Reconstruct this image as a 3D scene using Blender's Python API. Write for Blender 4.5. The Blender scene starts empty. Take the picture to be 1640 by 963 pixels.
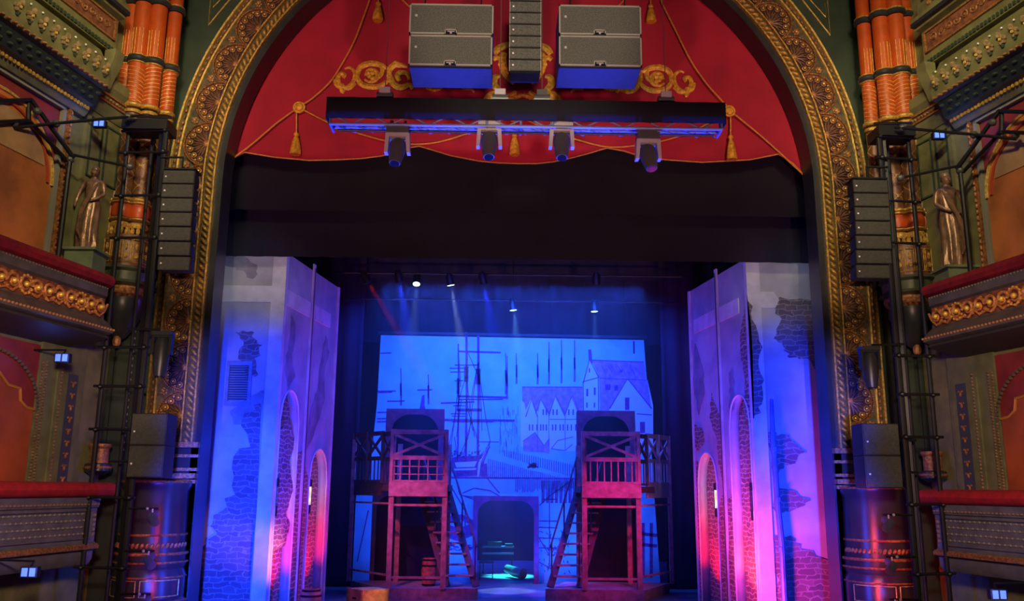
import bpy, math, random
from mathutils import Vector, Matrix
random.seed(7)
sc = bpy.context.scene
col = sc.collection
PI = math.pi
# ------------------------------------------------------------------ camera
EYE = 2.4
F_PX = 1400.0
CX = -0.3264
YAW, PITCH, ROLL = 0.014018, 0.21077, 0.0087018
_cy, _sy, _cp, _sp = math.cos(YAW), math.sin(YAW), math.cos(PITCH), math.sin(PITCH)
FW = Vector((_sy*_cp, _cy*_cp, _sp)); _R = Vector((_cy, -_sy, 0)); _U = _R.cross(FW)
RT = _R*math.cos(ROLL) + _U*math.sin(ROLL); UP = _U*math.cos(ROLL) - _R*math.sin(ROLL)
cam = bpy.data.cameras.new('camera'); co = bpy.data.objects.new('camera', cam); col.objects.link(co)
co.matrix_world = Matrix(((RT.x, UP.x, -FW.x, CX), (RT.y, UP.y, -FW.y, 0), (RT.z, UP.z, -FW.z, EYE), (0, 0, 0, 1)))
cam.sensor_width = 36; cam.lens = F_PX*36/1640; cam.clip_end = 200
sc.camera = co
# ------------------------------------------------------------------ world, exposure
w = bpy.data.worlds.new('world'); sc.world = w; w.use_nodes = True
w.node_tree.nodes['Background'].inputs[0].default_value = (0.10, 0.12, 0.16, 1)
w.node_tree.nodes['Background'].inputs[1].default_value = 0.06
sc.view_settings.view_transform = 'Standard'; sc.view_settings.look = 'None'
sc.view_settings.exposure = 0.0; sc.view_settings.gamma = 1; sc.view_settings.use_curve_mapping = False
# ------------------------------------------------------------------ lights
def aim(o, loc, tgt):
    o.location = loc
    o.rotation_euler = (Vector(tgt)-Vector(loc)).to_track_quat('-Z', 'Y').to_euler()
def area(name, loc, tgt, size, energy, color, spread=PI, sy=None):
    l = bpy.data.lights.new(name, 'AREA'); l.energy = energy; l.color = color; l.size = size; l.spread = spread
    if sy: l.shape = 'RECTANGLE'; l.size_y = sy
    o = bpy.data.objects.new(name, l); col.objects.link(o); aim(o, loc, tgt); return o
def spot(name, loc, tgt, energy, color, angle, blend=.5, rad=.1):
    l = bpy.data.lights.new(name, 'SPOT'); l.energy = energy; l.color = color; l.spot_size = math.radians(angle)
    l.spot_blend = blend; l.shadow_soft_size = rad
    o = bpy.data.objects.new(name, l); col.objects.link(o); aim(o, loc, tgt); return o
def point(name, loc, energy, color, rad=.05):
    l = bpy.data.lights.new(name, 'POINT'); l.energy = energy; l.color = color; l.shadow_soft_size = rad
    o = bpy.data.objects.new(name, l); col.objects.link(o); o.location = loc; return o
WARM = (1.0, .74, .42); BLUE = (.03, .06, 1.0)
# warm auditorium light as unseen lamps added for arch, boxes and jambs
for s in (-1, 1):
    area('arch_light', (s*4.6, 7.8, 9.8), (s*5.7, 14.8, 9.5), .8, 36, (1, .80, .48), math.radians(66))
    spot('box_light_upper', (s*1.6, 4.5, 10.8), (s*7.3, 13.0, 8.0), 1900, (1, .80, .46), 38, .7, .5)
    for zz in (4.2, 6.4): spot('jamb_fill', (s*2.6, .6, 3.6), (s*5.95, 14.8, zz), 2300, (1, .70, .46), 9.5, .8, .15)
    spot('box_light_lower', (s*2.2, 3.0, 4.6), (s*7.3, 12.2, 2.9), 2700, (1, .62, .45), 34, .7, .5)
    # stalls-level lamps: light the red pelmet and throw the truss's shadow upward
    spot('stalls_lamp', (s*5.0, -1.0, -.3), (s*1.6, 15.3, 9.4), 3600, (1, .42, .45), 34, .6, .25)
# blue uplight from the pit on to the truss and the flown speakers
for x in (-2.1, 0, 2.1): spot('pit_uplight', (x*.9, 14.2, -.3), (x, 12.35, 8.0), 11000, (.02, .05, 1), 24, .5, .3)
spot('speaker_fill', (0, 2.0, 6.5), (0, 12.2, 9.4), 2600, (1, .9, .66), 24, .6, .3)  # added front fill so the flown subwoofers read grey, no fixture modelled
# stage: blue flood on the backcloth and the blacks
area('backcloth_flood', (0, 20.9, 7.2), (0, 23.6, 3.0), 6.4, 640, (.018, .085, 1.0), 2.4, .5)
area('backcloth_groundrow', (0, 22.6, .3), (0, 23.6, 2.2), 6.4, 100, (.018, .09, 1.0), 2.6, .2)
area('stage_wash', (0, 18.3, 7.6), (0, 21.5, 0), 5, 260, (.012, .03, 1.0), 2.2, 1.5)
for s in (-1, 1):
    for zz in (.8, 2.5, 4.2):
        spot('flat_wash_blue', (s*2.4, 4.5, 1.8), (s*5.12, 16.5, zz), (38000 if s < 0 else (8000, 22000)[zz > 1]) if zz < 4 else 18000, (.012, .045, 1.0), 14, 1, .2)
    area('flat_fill_blue', (s*3.2, 15.5, 2.2), (s*4.6, 17.2, 3.2), .6, 60, (.03, .03, 1.0), math.radians(125), 2.4)
    # low cross light raking over the drum pedestals
    area('pedestal_wash_blue', (s*3.9, 13.4, 1.6), (s*5.9, 14.4, 1.4), .25, 12, (.02, .06, 1.0), 1.2, 2.4)
    area('pedestal_wash_red', (s*4.6, 12.6, 1.5), (s*5.9, 14.3, 1.3), .12, 9 if s > 0 else 3, (1.0, .06, .05), .7, 2.0)
    spot('flat_wash_white', (s*2.4, 8, 4.6), (s*5.0, 16.5, 6.25), 800, (.85, .88, 1.0), 16, 1, .1)
    area('side_wash_violet', (-s*2.4, 16.8, 6.0), (s*4.2, 18.2, 4.4), 1.0, 62, (.17, .06, .65), 1.4)
    spot('edge_wash_amber', (s*1.0, 15.6, .3), (s*4.45, 16.7, 1.2), 1500 if s < 0 else 300, (1.0, .30, .08), 20, 1, .1)
spot('crate_wash', (-1.0, 15.4, .9), (-2.8, 18, .25), 260, (1, .40, .12), 12, .8, .1)
spot('magenta_wash', (3.0, 15.3, .2), (5.3, 16.6, 1.2), 1400, (1.0, .05, .40), 84, 1, .2)
spot('red_wash', (.6, 16.2, .8), (4.3, 18.2, 1.6), 500, (1.0, .03, .10), 50, 1, .2)
spot('magenta_cross', (-.6, 16.2, .8), (-4.3, 18.2, 1.4), 320, (1.0, .05, .32), 46, 1, .2)
spot('tower_wash_left', (-3.6, 15.6, 5.0), (-2.1, 20.0, 1.7), 1300, (1.0, .10, .32), 30, .9, .1)
spot('tower_wash_right', (3.4, 15.6, 5.0), (2.2, 20.0, 1.7), 1500, (1.0, .02, .20), 30, .9, .1)
# ------------------------------------------------------------------ helpers
def at(px, py, Y):
    d = FW + RT*((px-820)/F_PX) - UP*((py-481.5)/F_PX)
    t = Y/d.y
    return Vector((CX+d.x*t, Y, EYE+d.z*t))
DV = Vector((.205, .979)).normalized()
def S(s, u, v, w=0):
    """point in the frame of a side wall: u towards the stage, v up, w out of the wall"""
    return Vector((s*6.95 - s*DV.x*u - s*DV.y*w, 13.8 + DV.y*u - DV.x*w, v))
class MB:
    def __init__(self): self.v = []; self.f = []; self.mi = []; self.k = 0
    def add(self, vs, fs, k=None):
        n = len(self.v); self.v += [Vector(p) for p in vs]
        kk = self.k if k is None else k
        for f in fs: self.f.append(tuple(i+n for i in f)); self.mi.append(kk)
    def hexa(self, p, k=None):   # 8 points: bottom 4 then top 4
        self.add(p, [(3, 2, 1, 0), (4, 5, 6, 7), (0, 1, 5, 4), (1, 2, 6, 5), (2, 3, 7, 6), (3, 0, 4, 7)], k)
    def box(self, a, b, k=None):
        (x0, y0, z0), (x1, y1, z1) = a, b
        self.hexa([(x0, y0, z0), (x1, y0, z0), (x1, y1, z0), (x0, y1, z0), (x0, y0, z1), (x1, y0, z1), (x1, y1, z1), (x0, y1, z1)], k)
    def sbox(self, s, u0, u1, v0, v1, w0, w1, k=None):
        self.hexa([S(s, u0, v0, w0), S(s, u1, v0, w0), S(s, u1, v0, w1), S(s, u0, v0, w1),
                   S(s, u0, v1, w0), S(s, u1, v1, w0), S(s, u1, v1, w1), S(s, u0, v1, w1)], k)
    def sprof(self, s, prof, u0, u1, k=None):
        """closed profile of (v,w) swept along u"""
        n = len(prof); vs = [S(s, u0, v, w) for v, w in prof] + [S(s, u1, v, w) for v, w in prof]
        fs = [(i, (i+1) % n, n+(i+1) % n, n+i) for i in range(n)] + [tuple(range(n))[::-1], tuple(range(n, 2*n))]
        self.add(vs, fs, k)
    def bar(self, p, q, w, h=None, up=(0, 0, 1), k=None):
        p = Vector(p); q = Vector(q); d = (q-p).normalized(); h = h or w
        u = Vector(up)
        if abs(d.dot(u)) > .98: u = Vector((0, 1, 0))
        a = d.cross(u).normalized()*w/2; b = a.cross(d).normalized()*h/2
        self.hexa([p-a-b, p+a-b, q+a-b, q-a-b, p-a+b, p+a+b, q+a+b, q-a+b], k)
    def tube(self, pts, r, n=8, k=None, closed=False):
        pts = [Vector(p) for p in pts]; m = len(pts)
        if m < 2: return
        rs = r if isinstance(r, (list, tuple)) else [r]*m
        vs = []; ref = None
        for i, p in enumerate(pts):
            if closed: t = pts[(i+1) % m]-pts[i-1]
            else: t = pts[min(i+1, m-1)]-pts[max(i-1, 0)]
            t.normalize()
            if ref is None:
                ref = Vector((0, 0, 1)) if abs(t.z) < .9 else Vector((0, 1, 0))
            a = t.cross(ref)
            if a.length < 1e-4: a = t.cross(Vector((1, 0, 0)))
            a.normalize(); b = a.cross(t).normalized(); ref = b
            for j in range(n):
                th = 2*PI*j/n; vs.append(p + a*math.cos(th)*rs[i] + b*math.sin(th)*rs[i])
        fs = []
        for i in range(m if closed else m-1):
            i2 = (i+1) % m
            for j in range(n):
                fs.append((i*n+j, i*n+(j+1) % n, i2*n+(j+1) % n, i2*n+j))
        if not closed: fs += [tuple(range(n))[::-1], tuple(range((m-1)*n, m*n))]
        self.add(vs, fs, k)
    def lathe(self, prof, c, n=20, k=None, lobes=None):
        """profile [(r,z)] round the vertical axis through c; lobes=(count, depth) flutes the section"""
        vs = []
        for r, z in prof:
            for j in range(n):
                th = 2*PI*j/n; rr = r
                if lobes: rr = r*(1+lobes[1]*math.cos(lobes[0]*th))
                vs.append((c[0]+rr*math.cos(th), c[1]+rr*math.sin(th), c[2]+z))
        m = len(prof); fs = []
        for i in range(m-1):
            for j in range(n): fs.append((i*n+j, i*n+(j+1) % n, (i+1)*n+(j+1) % n, (i+1)*n+j))
        fs += [tuple(range(n))[::-1], tuple(range((m-1)*n, m*n))]
        self.add(vs, fs, k)
    def ell(self, c, r, n=8, m=6, k=None, M=None):
        c = Vector(c); vs = []
        for i in range(1, m):
            a = PI*i/m
            for j in range(n):
                th = 2*PI*j/n
                p = Vector((r[0]*math.sin(a)*math.cos(th), r[1]*math.sin(a)*math.sin(th), r[2]*math.cos(a)))
                vs.append(c + (M @ p if M else p))
        t = Vector((0, 0, r[2])); t = M @ t if M else t
        vs += [c+t, c-t]; N = len(vs); fs = []
        for i in range(m-2):
            for j in range(n): fs.append((i*n+j, (i+1)*n+j, (i+1)*n+(j+1) % n, i*n+(j+1) % n))
        for j in range(n):
            fs.append((N-2, j, (j+1) % n)); fs.append((N-1, (m-2)*n+(j+1) % n, (m-2)*n+j))
        self.add(vs, fs, k)
    def prism(self, pts, d, k=None):
        """planar polygon of 3-D points, extruded by vector d"""
        n = len(pts); pts = [Vector(p) for p in pts]; d = Vector(d)
        vs = pts + [p+d for p in pts]
        self.add(vs, [tuple(range(n)), tuple(range(n, 2*n))[::-1]] + [(i, n+i, n+(i+1) % n, (i+1) % n) for i in range(n)], k)
    def strip(self, A, B, k=None):
        n = len(A); self.add(list(A)+list(B), [(i, i+1, n+i+1, n+i) for i in range(n-1)], k)
    def pieces(self):
        n = len(self.v); par = list(range(n))
        def fd(a):
            while par[a] != a: par[a] = par[par[a]]; a = par[a]
            return a
        for f in self.f:
            r = fd(f[0])
            for i in f[1:]: par[fd(i)] = r
        isl = {}
        for i in range(n): isl.setdefault(fd(i), []).append(i)
        roots = list(isl)
        if len(roots) < 2 or len(roots) > 900: return None
        bx = []
        for r in roots:
            P = [self.v[i] for i in isl[r]]
            bx.append([min(p[a] for p in P) for a in range(3)]+[max(p[a] for p in P) for a in range(3)])
        k = len(roots); g = list(range(k)); sz = [max(b[3+a]-b[a] for a in range(3)) for b in bx]
        def fg(a):
            while g[a] != a: g[a] = g[g[a]]; a = g[a]
            return a
        for i in range(k):
            for j in range(i+1, k):
                if fg(i) == fg(j): continue
                d = sum(max(0, bx[i][a]-bx[j][3+a], bx[j][a]-bx[i][3+a])**2 for a in range(3))**.5
                if d <= max(.018, .49*max(sz[i], sz[j])): g[fg(i)] = fg(j)
        grp = {}
        for i in range(k): grp.setdefault(fg(i), []).append(roots[i])
        if len(grp) < 2 or len(grp) > 60: return None
        owner = {r: q for q, (_, rs) in enumerate(grp.items()) for r in rs}
        out = [MB() for _ in grp]; mp = [dict() for _ in grp]
        for f, m in zip(self.f, self.mi):
            q = owner[fd(f[0])]; o = out[q]; ff = []
            for i in f:
                if i not in mp[q]: mp[q][i] = len(o.v); o.v.append(self.v[i])
                ff.append(mp[q][i])
            o.f.append(tuple(ff)); o.mi.append(m)
        return out
    def build(self, name, mats, parent=None, smooth=35, solid=None, whole=False):
        if parent is not None and not whole:
            ps = self.pieces()
            if ps:
                return [p.build(name, mats, parent, smooth, solid, True) for p in ps][0]
        me = bpy.data.meshes.new(name)
        inv = None
        if parent is not None:
            M = parent.matrix_basis.copy(); pp = parent.parent
            while pp is not None: M = pp.matrix_basis @ M; pp = pp.parent
            inv = M.inverted()
        me.from_pydata([(inv @ p if inv else p)[:] for p in self.v], [], self.f)
        if not isinstance(mats, (list, tuple)): mats = [mats]
        for m in mats: me.materials.append(m)
        me.polygons.foreach_set('material_index', self.mi)
        me.validate(); me.update()
        if smooth:
            me.polygons.foreach_set('use_smooth', [True]*len(me.polygons))
            me.set_sharp_from_angle(angle=math.radians(smooth))
        o = bpy.data.objects.new(name, me); col.objects.link(o)
        if parent is not None: o.parent = parent
        if solid:
            md = o.modifiers.new('thickness', 'SOLIDIFY'); md.thickness = solid; md.offset = 0
        return o
def tag(o, label=None, cat=None, group=None, kind=None):
    if label: o['label'] = label
    if cat: o['category'] = cat
    if group: o['group'] = group
    if kind: o['kind'] = kind
    return o
def empty(name, loc, label=None, cat=None, group=None, rot=(0, 0, 0)):
    o = bpy.data.objects.new(name, None); col.objects.link(o); o.empty_display_size = .2
    o.location = loc; o.rotation_euler = rot
    o.matrix_basis  # evaluated from loc/rot
    return tag(o, label, cat, group)
def copy_tree(o, parent=None):
    c = o.copy(); col.objects.link(c); c.parent = parent
    for ch in list(o.children): copy_tree(ch, c)
    return c
def side_word(s): return 'left' if s < 0 else 'right'
# ------------------------------------------------------------------ materials
MATS = {}
def mat(name, c, rough=.6, metal=0, var=0, scale=8, bump=0, bscale=30, c2=None, spec=None, emit=None, estr=0):
    if name in MATS: return MATS[name]
    m = bpy.data.materials.new(name); m.use_nodes = True; nt = m.node_tree; b = nt.nodes['Principled BSDF']
    b.inputs['Base Color'].default_value = (*c, 1); b.inputs['Roughness'].default_value = rough; b.inputs['Metallic'].default_value = metal
    if spec is not None: b.inputs['Specular IOR Level'].default_value = spec
    tc = nt.nodes.new('ShaderNodeTexCoord')
    if var or c2:
        n = nt.nodes.new('ShaderNodeTexNoise'); n.inputs['Scale'].default_value = scale; n.inputs['Detail'].default_value = 5
        nt.links.new(tc.outputs['Object'], n.inputs['Vector'])
        r = nt.nodes.new('ShaderNodeValToRGB')
        d = c2 or tuple(x*(1-var) for x in c); e = c if c2 else tuple(min(1, x*(1+var)) for x in c)
        r.color_ramp.elements[0].position = .35; r.color_ramp.elements[1].position = .65
        r.color_ramp.elements[0].color = (*d, 1); r.color_ramp.elements[1].color = (*e, 1)
        nt.links.new(n.outputs['Fac'], r.inputs['Fac']); nt.links.new(r.outputs['Color'], b.inputs['Base Color'])
    if bump:
        n2 = nt.nodes.new('ShaderNodeTexNoise'); n2.inputs['Scale'].default_value = bscale; n2.inputs['Detail'].default_value = 6
        nt.links.new(tc.outputs['Object'], n2.inputs['Vector'])
        bp = nt.nodes.new('ShaderNodeBump'); bp.inputs['Strength'].default_value = bump; bp.inputs['Distance'].default_value = .02
        nt.links.new(n2.outputs['Fac'], bp.inputs['Height']); nt.links.new(bp.outputs['Normal'], b.inputs['Normal'])
    if emit:
        b.inputs['Emission Color'].default_value = (*emit, 1); b.inputs['Emission Strength'].default_value = estr
    MATS[name] = m; return m
def stone_mat(name, c1, c2, mortar, scale=1.0, axis='XZ'):
    """irregular painted stonework: distorted brick pattern"""
    m = bpy.data.materials.new(name); m.use_nodes = True; nt = m.node_tree; b = nt.nodes['Principled BSDF']
    b.inputs['Roughness'].default_value = .85
    tc = nt.nodes.new('ShaderNodeTexCoord'); sp = nt.nodes.new('ShaderNodeSeparateXYZ'); cb = nt.nodes.new('ShaderNodeCombineXYZ')
    nt.links.new(tc.outputs['Object'], sp.inputs[0])
    nt.links.new(sp.outputs[axis[0]], cb.inputs[0]); nt.links.new(sp.outputs[axis[1]], cb.inputs[1])
    n = nt.nodes.new('ShaderNodeTexNoise'); n.inputs['Scale'].default_value = 5; n.inputs['Detail'].default_value = 2
    nt.links.new(cb.outputs[0], n.inputs['Vector'])
    vm = nt.nodes.new('ShaderNodeVectorMath'); vm.operation = 'MULTIPLY_ADD'; vm.inputs[1].default_value = (.30, .16, 0)
    nt.links.new(n.outputs['Color'], vm.inputs[0]); nt.links.new(cb.outputs[0], vm.inputs[2])
    br = nt.nodes.new('ShaderNodeTexBrick'); br.inputs['Scale'].default_value = 1
    br.inputs['Brick Width'].default_value = .24*scale; br.inputs['Row Height'].default_value = .098*scale
    br.inputs['Mortar Size'].default_value = .011; br.inputs['Mortar Smooth'].default_value = .4
    br.inputs['Color1'].default_value = (*c1, 1); br.inputs['Color2'].default_value = (*c2, 1); br.inputs['Mortar'].default_value = (*mortar, 1)
    nt.links.new(vm.outputs[0], br.inputs['Vector'])
    n3 = nt.nodes.new('ShaderNodeTexNoise'); n3.inputs['Scale'].default_value = 2.2; nt.links.new(cb.outputs[0], n3.inputs['Vector'])
    mx = nt.nodes.new('ShaderNodeMix'); mx.data_type = 'RGBA'; mx.blend_type = 'MULTIPLY'; mx.inputs['Factor'].default_value = .55
    nt.links.new(br.outputs['Color'], mx.inputs['A']); nt.links.new(n3.outputs['Color'], mx.inputs['B'])
    bw = nt.nodes.new('ShaderNodeRGBToBW'); nt.links.new(n3.outputs['Color'], bw.inputs[0]); nt.links.new(bw.outputs[0], mx.inputs['B'])
    nt.links.new(mx.outputs['Result'], b.inputs['Base Color'])
    return m
GOLD = mat('gilding', (.52, .30, .06), .42, .35, .45, 26, .5, 60)
GOLD2 = mat('pale_gilding', (.80, .52, .13), .4, .3, .35, 20, .3, 60)
COPPER = mat('coppery_gilding', (.38, .165, .055), .42, .35, .45, 24, .5, 60)
FIELD = mat('carved_ground', (.085, .066, .030), .6, 0, .45, 14, .6, 50)
FANM = mat('umber_ground', (.050, .022, .018), .55, .1, .5, 22, .8, 60)
GREEN = mat('wall_green', (.030, .050, .030), .55, 0, .2, 3, .15, 40)
OLIVE = mat('wall_olive', (.17, .165, .065), .6, 0, .22, 4, .2, 40)
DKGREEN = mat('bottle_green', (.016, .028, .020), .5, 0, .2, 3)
ORANGE = mat('terracotta_orange', (.47, .070, .009), .38, 0, .10, 6, .1, 30)
PANEL = mat('ochre_panel', (.46, .145, .035), .6, 0, .35, 1.6)
TAN = mat('tan_panel', (.42, .24, .10), .6, 0, .2, 3)
CRIM = mat('crimson_paint', (.24, .028, .020), .6, 0, .2, 3)
CUSH = mat('crimson_plush', (.30, .010, .020), .85, 0, .25, 9, .2, 80)
VEL = mat('red_pelmet_cloth', (.38, .006, .028), .85, 0, .10, 2.0, .15, 60)
BRAID = mat('gold_braid', (.62, .22, .035), .55, .1, .2, 30)
EMB = mat('gold_embroidery', (.74, .34, .03), .55, .15, .35, 18, .3, 60)
BLACK = mat('black_drape', (.004, .005, .010), .95, 0, .3, 1.2)
BLUEBLK = mat('black_wool_serge', (.020, .020, .026), .95, 0, .3, 1.2)
BLKM = mat('black_steel', (.012, .013, .015), .45, .3)
ALU = mat('aluminium', (.16, .22, .36), .5, .2)
CAB = mat('speaker_cabinet', (.022, .026, .024), .6, 0, .2, 10)
GRILL = mat('speaker_grille', (.085, .095, .072), .65, .1, .35, 60, .3, 200)
EDGE = mat('cabinet_edge', (.34, .35, .28), .5, .2)
GREY = mat('light_grey_plastic', (.42, .43, .40), .5)
WHITE = mat('white_mark', (.8, .8, .78), .5)
HEAD = mat('charcoal_shell', (.085, .092, .085), .35, .1)
LENS = mat('dark_glass', (.01, .012, .02), .08, 0)
LEDB = mat('lit_blue_led', (.1, .2, 1), .5, emit=(.13, .25, 1.0), estr=.95)
LEDW = mat('lit_lamp_lens', (.5, .7, 1), .5, emit=(.35, .6, 1.0), estr=6)
WARML = mat('lit_lantern_glass', (1, .9, .6), .5, emit=(1, .86, .50), estr=5)
BRONZE = mat('bronze_statue', (.30, .17, .10), .32, .4, .35, 10, .2, 40)
STONEG = mat('pedestal_green', (.16, .22, .13), .55, 0, .15, 5)
BLUGL = mat('glossy_dark_paint', (.030, .032, .034), .30, .1, .2, 3)
PLAS = mat('grey_painted_plaster', (.40, .40, .44), .85, 0, 0, 1.5, .15, 30, c2=(.27, .27, .32))
PLASD = mat('dark_grey_paint', (.19, .19, .24), .85, 0, .25, 3)  # darker grey for some of the ragged patches
BEAM = mat('pale_painted_beam', (.50, .49, .53), .85, 0, .14, 3)
STN_X = stone_mat('painted_stone_front', (.20, .15, .19), (.12, .09, .13), (.30, .27, .31), 1.0, 'XZ')
STN_Y = stone_mat('painted_stone_side', (.26, .16, .14), (.15, .09, .10), (.50, .42, .40), .95, 'YZ')
WOOD = mat('tower_timber', (.36, .20, .20), .6, 0, .30, 6, .3, 40)
WOODB = mat('dark_timber', (.075, .06, .07), .65, 0, .3, 6)
CRATE = mat('crate_wood', (.50, .28, .13), .7, 0, .3, 8, .3, 30)
FLOORM = mat('stage_lino', (.16, .16, .18), .35, 0, .25, 1.5)
PAPER = mat('backcloth_paper', (.34, .72, .80), .9, 0, .10, 2)
INK = mat('backcloth_ink', (.30, .05, .26), .9, 0, .3, 12)
WASH = mat('backcloth_wash', (.62, .26, .70), .9, 0, .25, 8)
WASH2 = mat('backcloth_light_wash', (.42, .58, .74), .9, 0, .2, 8)
BROWND = mat('umber_shaft', (.16, .065, .025), .4, .1, .35, 12, .3, 40)
# ================================================================== SETTING
ZC, R0 = 7.72, 5.28
def arch_stations(z0, n=56, m=8):
    st = []
    for i in range(m): st.append(('L', z0+(ZC-z0)*i/m))
    for i in range(n+1): st.append(('A', PI - PI*i/n))
    for i in range(m): st.append(('R', ZC-(ZC-z0)*(i+1)/m))
    return st
def arch_pt(stt, r, Y):
    k, a = stt
    if k == 'L': return Vector((-r, Y, a))
    if k == 'R': return Vector((r, Y, a))
    return Vector((r*math.cos(a), Y, ZC+r*math.sin(a)))
def arch_sweep(mb, prof, z0, k=None, closed=True):
    st = arch_stations(z0); n = len(prof)
    vs = [arch_pt(s_, r, Y) for s_ in st for r, Y in prof]
    fs = []
    for i in range(len(st)-1):
        for j in range(n if closed else n-1):
            j2 = (j+1) % n
            fs.append((i*n+j, i*n+j2, (i+1)*n+j2, (i+1)*n+j))
    if closed: fs += [tuple(range(n))[::-1], tuple(range((len(st)-1)*n, len(st)*n))]
    mb.add(vs, fs, k)
YP = 14.8
# the proscenium wall around the arch
mb = MB(); st = arch_stations(-3.0)
def outer(stt):
    k, a = stt
    if k in 'LR': return (-6.9 if k == 'L' else 6.9), a
    c, s_ = math.cos(a), math.sin(a); t = min(6.9/max(abs(c), 1e-5), 7.2/max(s_, 1e-5))
    return c*t, ZC+s_*t
for yy in (YP+.06, YP+.46):
    A_ = [arch_pt(q, 6.15, yy) for q in st]; B_ = [Vector((outer(q)[0], yy, outer(q)[1])) for q in st]
    mb.strip(A_, B_)
tag(mb.build('wall_proscenium', GREEN), kind='structure')
# side walls
for s in (-1, 1):
    mb = MB(); mb.sbox(s, -7.5, .98, -3, 14.5, -.25, 0)
    tag(mb.build('wall_'+side_word(s), OLIVE), kind='structure')
# stage floor and the dark stalls floor in front
mb = MB(); mb.box((-7.2, 15.0, -.12), (7.2, 30.5, 0)); tag(mb.build('floor', FLOORM), kind='structure')
mb = MB(); mb.box((-9.5, 5, -1.6), (9.5, 14.7, -1.5)); mb.box((-7, 14.7, -1.5), (7, 15.0, 0)); tag(mb.build('floor_stalls', DKGREEN), kind='structure')
mb = MB(); mb.box((-7.2, 15.3, 13.6), (7.2, 30.6, 13.75)); tag(mb.build('ceiling', BLACK), kind='structure')
mb = MB(); mb.box((-7.2, 30.5, -.1), (7.2, 30.65, 13.7)); tag(mb.build('wall_back', BLUEBLK), kind='structure')
for s in (-1, 1):
    mb = MB(); mb.box((s*7.05, 15.3, -.1), (s*7.2, 30.6, 13.7)); tag(mb.build('wall_stage_'+side_word(s), BLACK), kind='structure')
# ================================================================== PROSCENIUM ARCH
pro = empty('proscenium_arch', (0, YP, 0), 'gilded round proscenium arch framing the stage, with carved fan medallions', 'arch')
mb = MB(); arch_sweep(mb, [(5.27, YP-.02), (5.27, YP+.50), (5.42, YP+.50), (5.42, YP-.02)], -1.0)
tag(mb.build('reveal', BLUGL, pro), 'narrow dark glossy inner edge')
mb = MB(); arch_sweep(mb, [(5.40, YP-.02), (5.40, YP+.3), (6.20, YP+.3), (6.20, YP-.02)], 3.05)
mb.build('carved_ground', FIELD, pro)
# inner moulding: two fillets and a band of twisted leaves between
mb = MB()
arch_sweep(mb, [(5.385, YP-.10), (5.385, YP), (5.415, YP), (5.415, YP-.10)], 3.05)
arch_sweep(mb, [(5.575, YP-.09), (5.575, YP), (5.60, YP), (5.60, YP-.09)], 3.05)
def arc_len_pts(r, step, z0, phase=0):
    out = []; L1 = ZC-z0; tot = 2*L1+PI*r; d = phase
    while d < tot:
        if d < L1: out.append((Vector((-r, 0, z0+d)), Vector((0, 0, 1)), Vector((-1, 0, 0))))
        elif d < L1+PI*r:
            a = PI-(d-L1)/r; out.append((Vector((r*math.cos(a), 0, ZC+r*math.sin(a))), Vector((math.sin(a), 0, -math.cos(a))), Vector((math.cos(a), 0, math.sin(a)))))
        else:
            e = d-L1-PI*r; out.append((Vector((r, 0, ZC-e)), Vector((0, 0, -1)), Vector((1, 0, 0))))
        d += step
    return out
for p, t, nrm in arc_len_pts(5.495, .115, 3.1):
    d1 = (t + nrm*.9).normalized(); d2 = d1.cross(Vector((0, 1, 0)))
    M = Matrix((d1, d2, Vector((0, 1, 0)))).transposed()
    mb.ell((p.x, YP-.035, p.z), (.085, .036, .055), 8, 5, None, M)
mb.build('inner_moulding', GOLD, pro)
mb = MB()
arch_sweep(mb, [(6.06, YP-.07), (6.06, YP), (6.09, YP), (6.09, YP-.07)], 3.3)
arch_sweep(mb, [(6.18, YP-.09), (6.18, YP), (6.215, YP), (6.215, YP-.09)], 3.3)
mb.build('outer_fillets', GOLD2, pro)
mb = MB()
for p, t, nrm in arc_len_pts(6.135, .12, 3.35):
    M = Matrix((t, nrm, Vector((0, 1, 0)))).transposed()
    mb.ell((p.x, YP-.03, p.z), (.05, .03, .04), 6, 5, None, M)
mb.build('bead_row', COPPER, pro)
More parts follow.
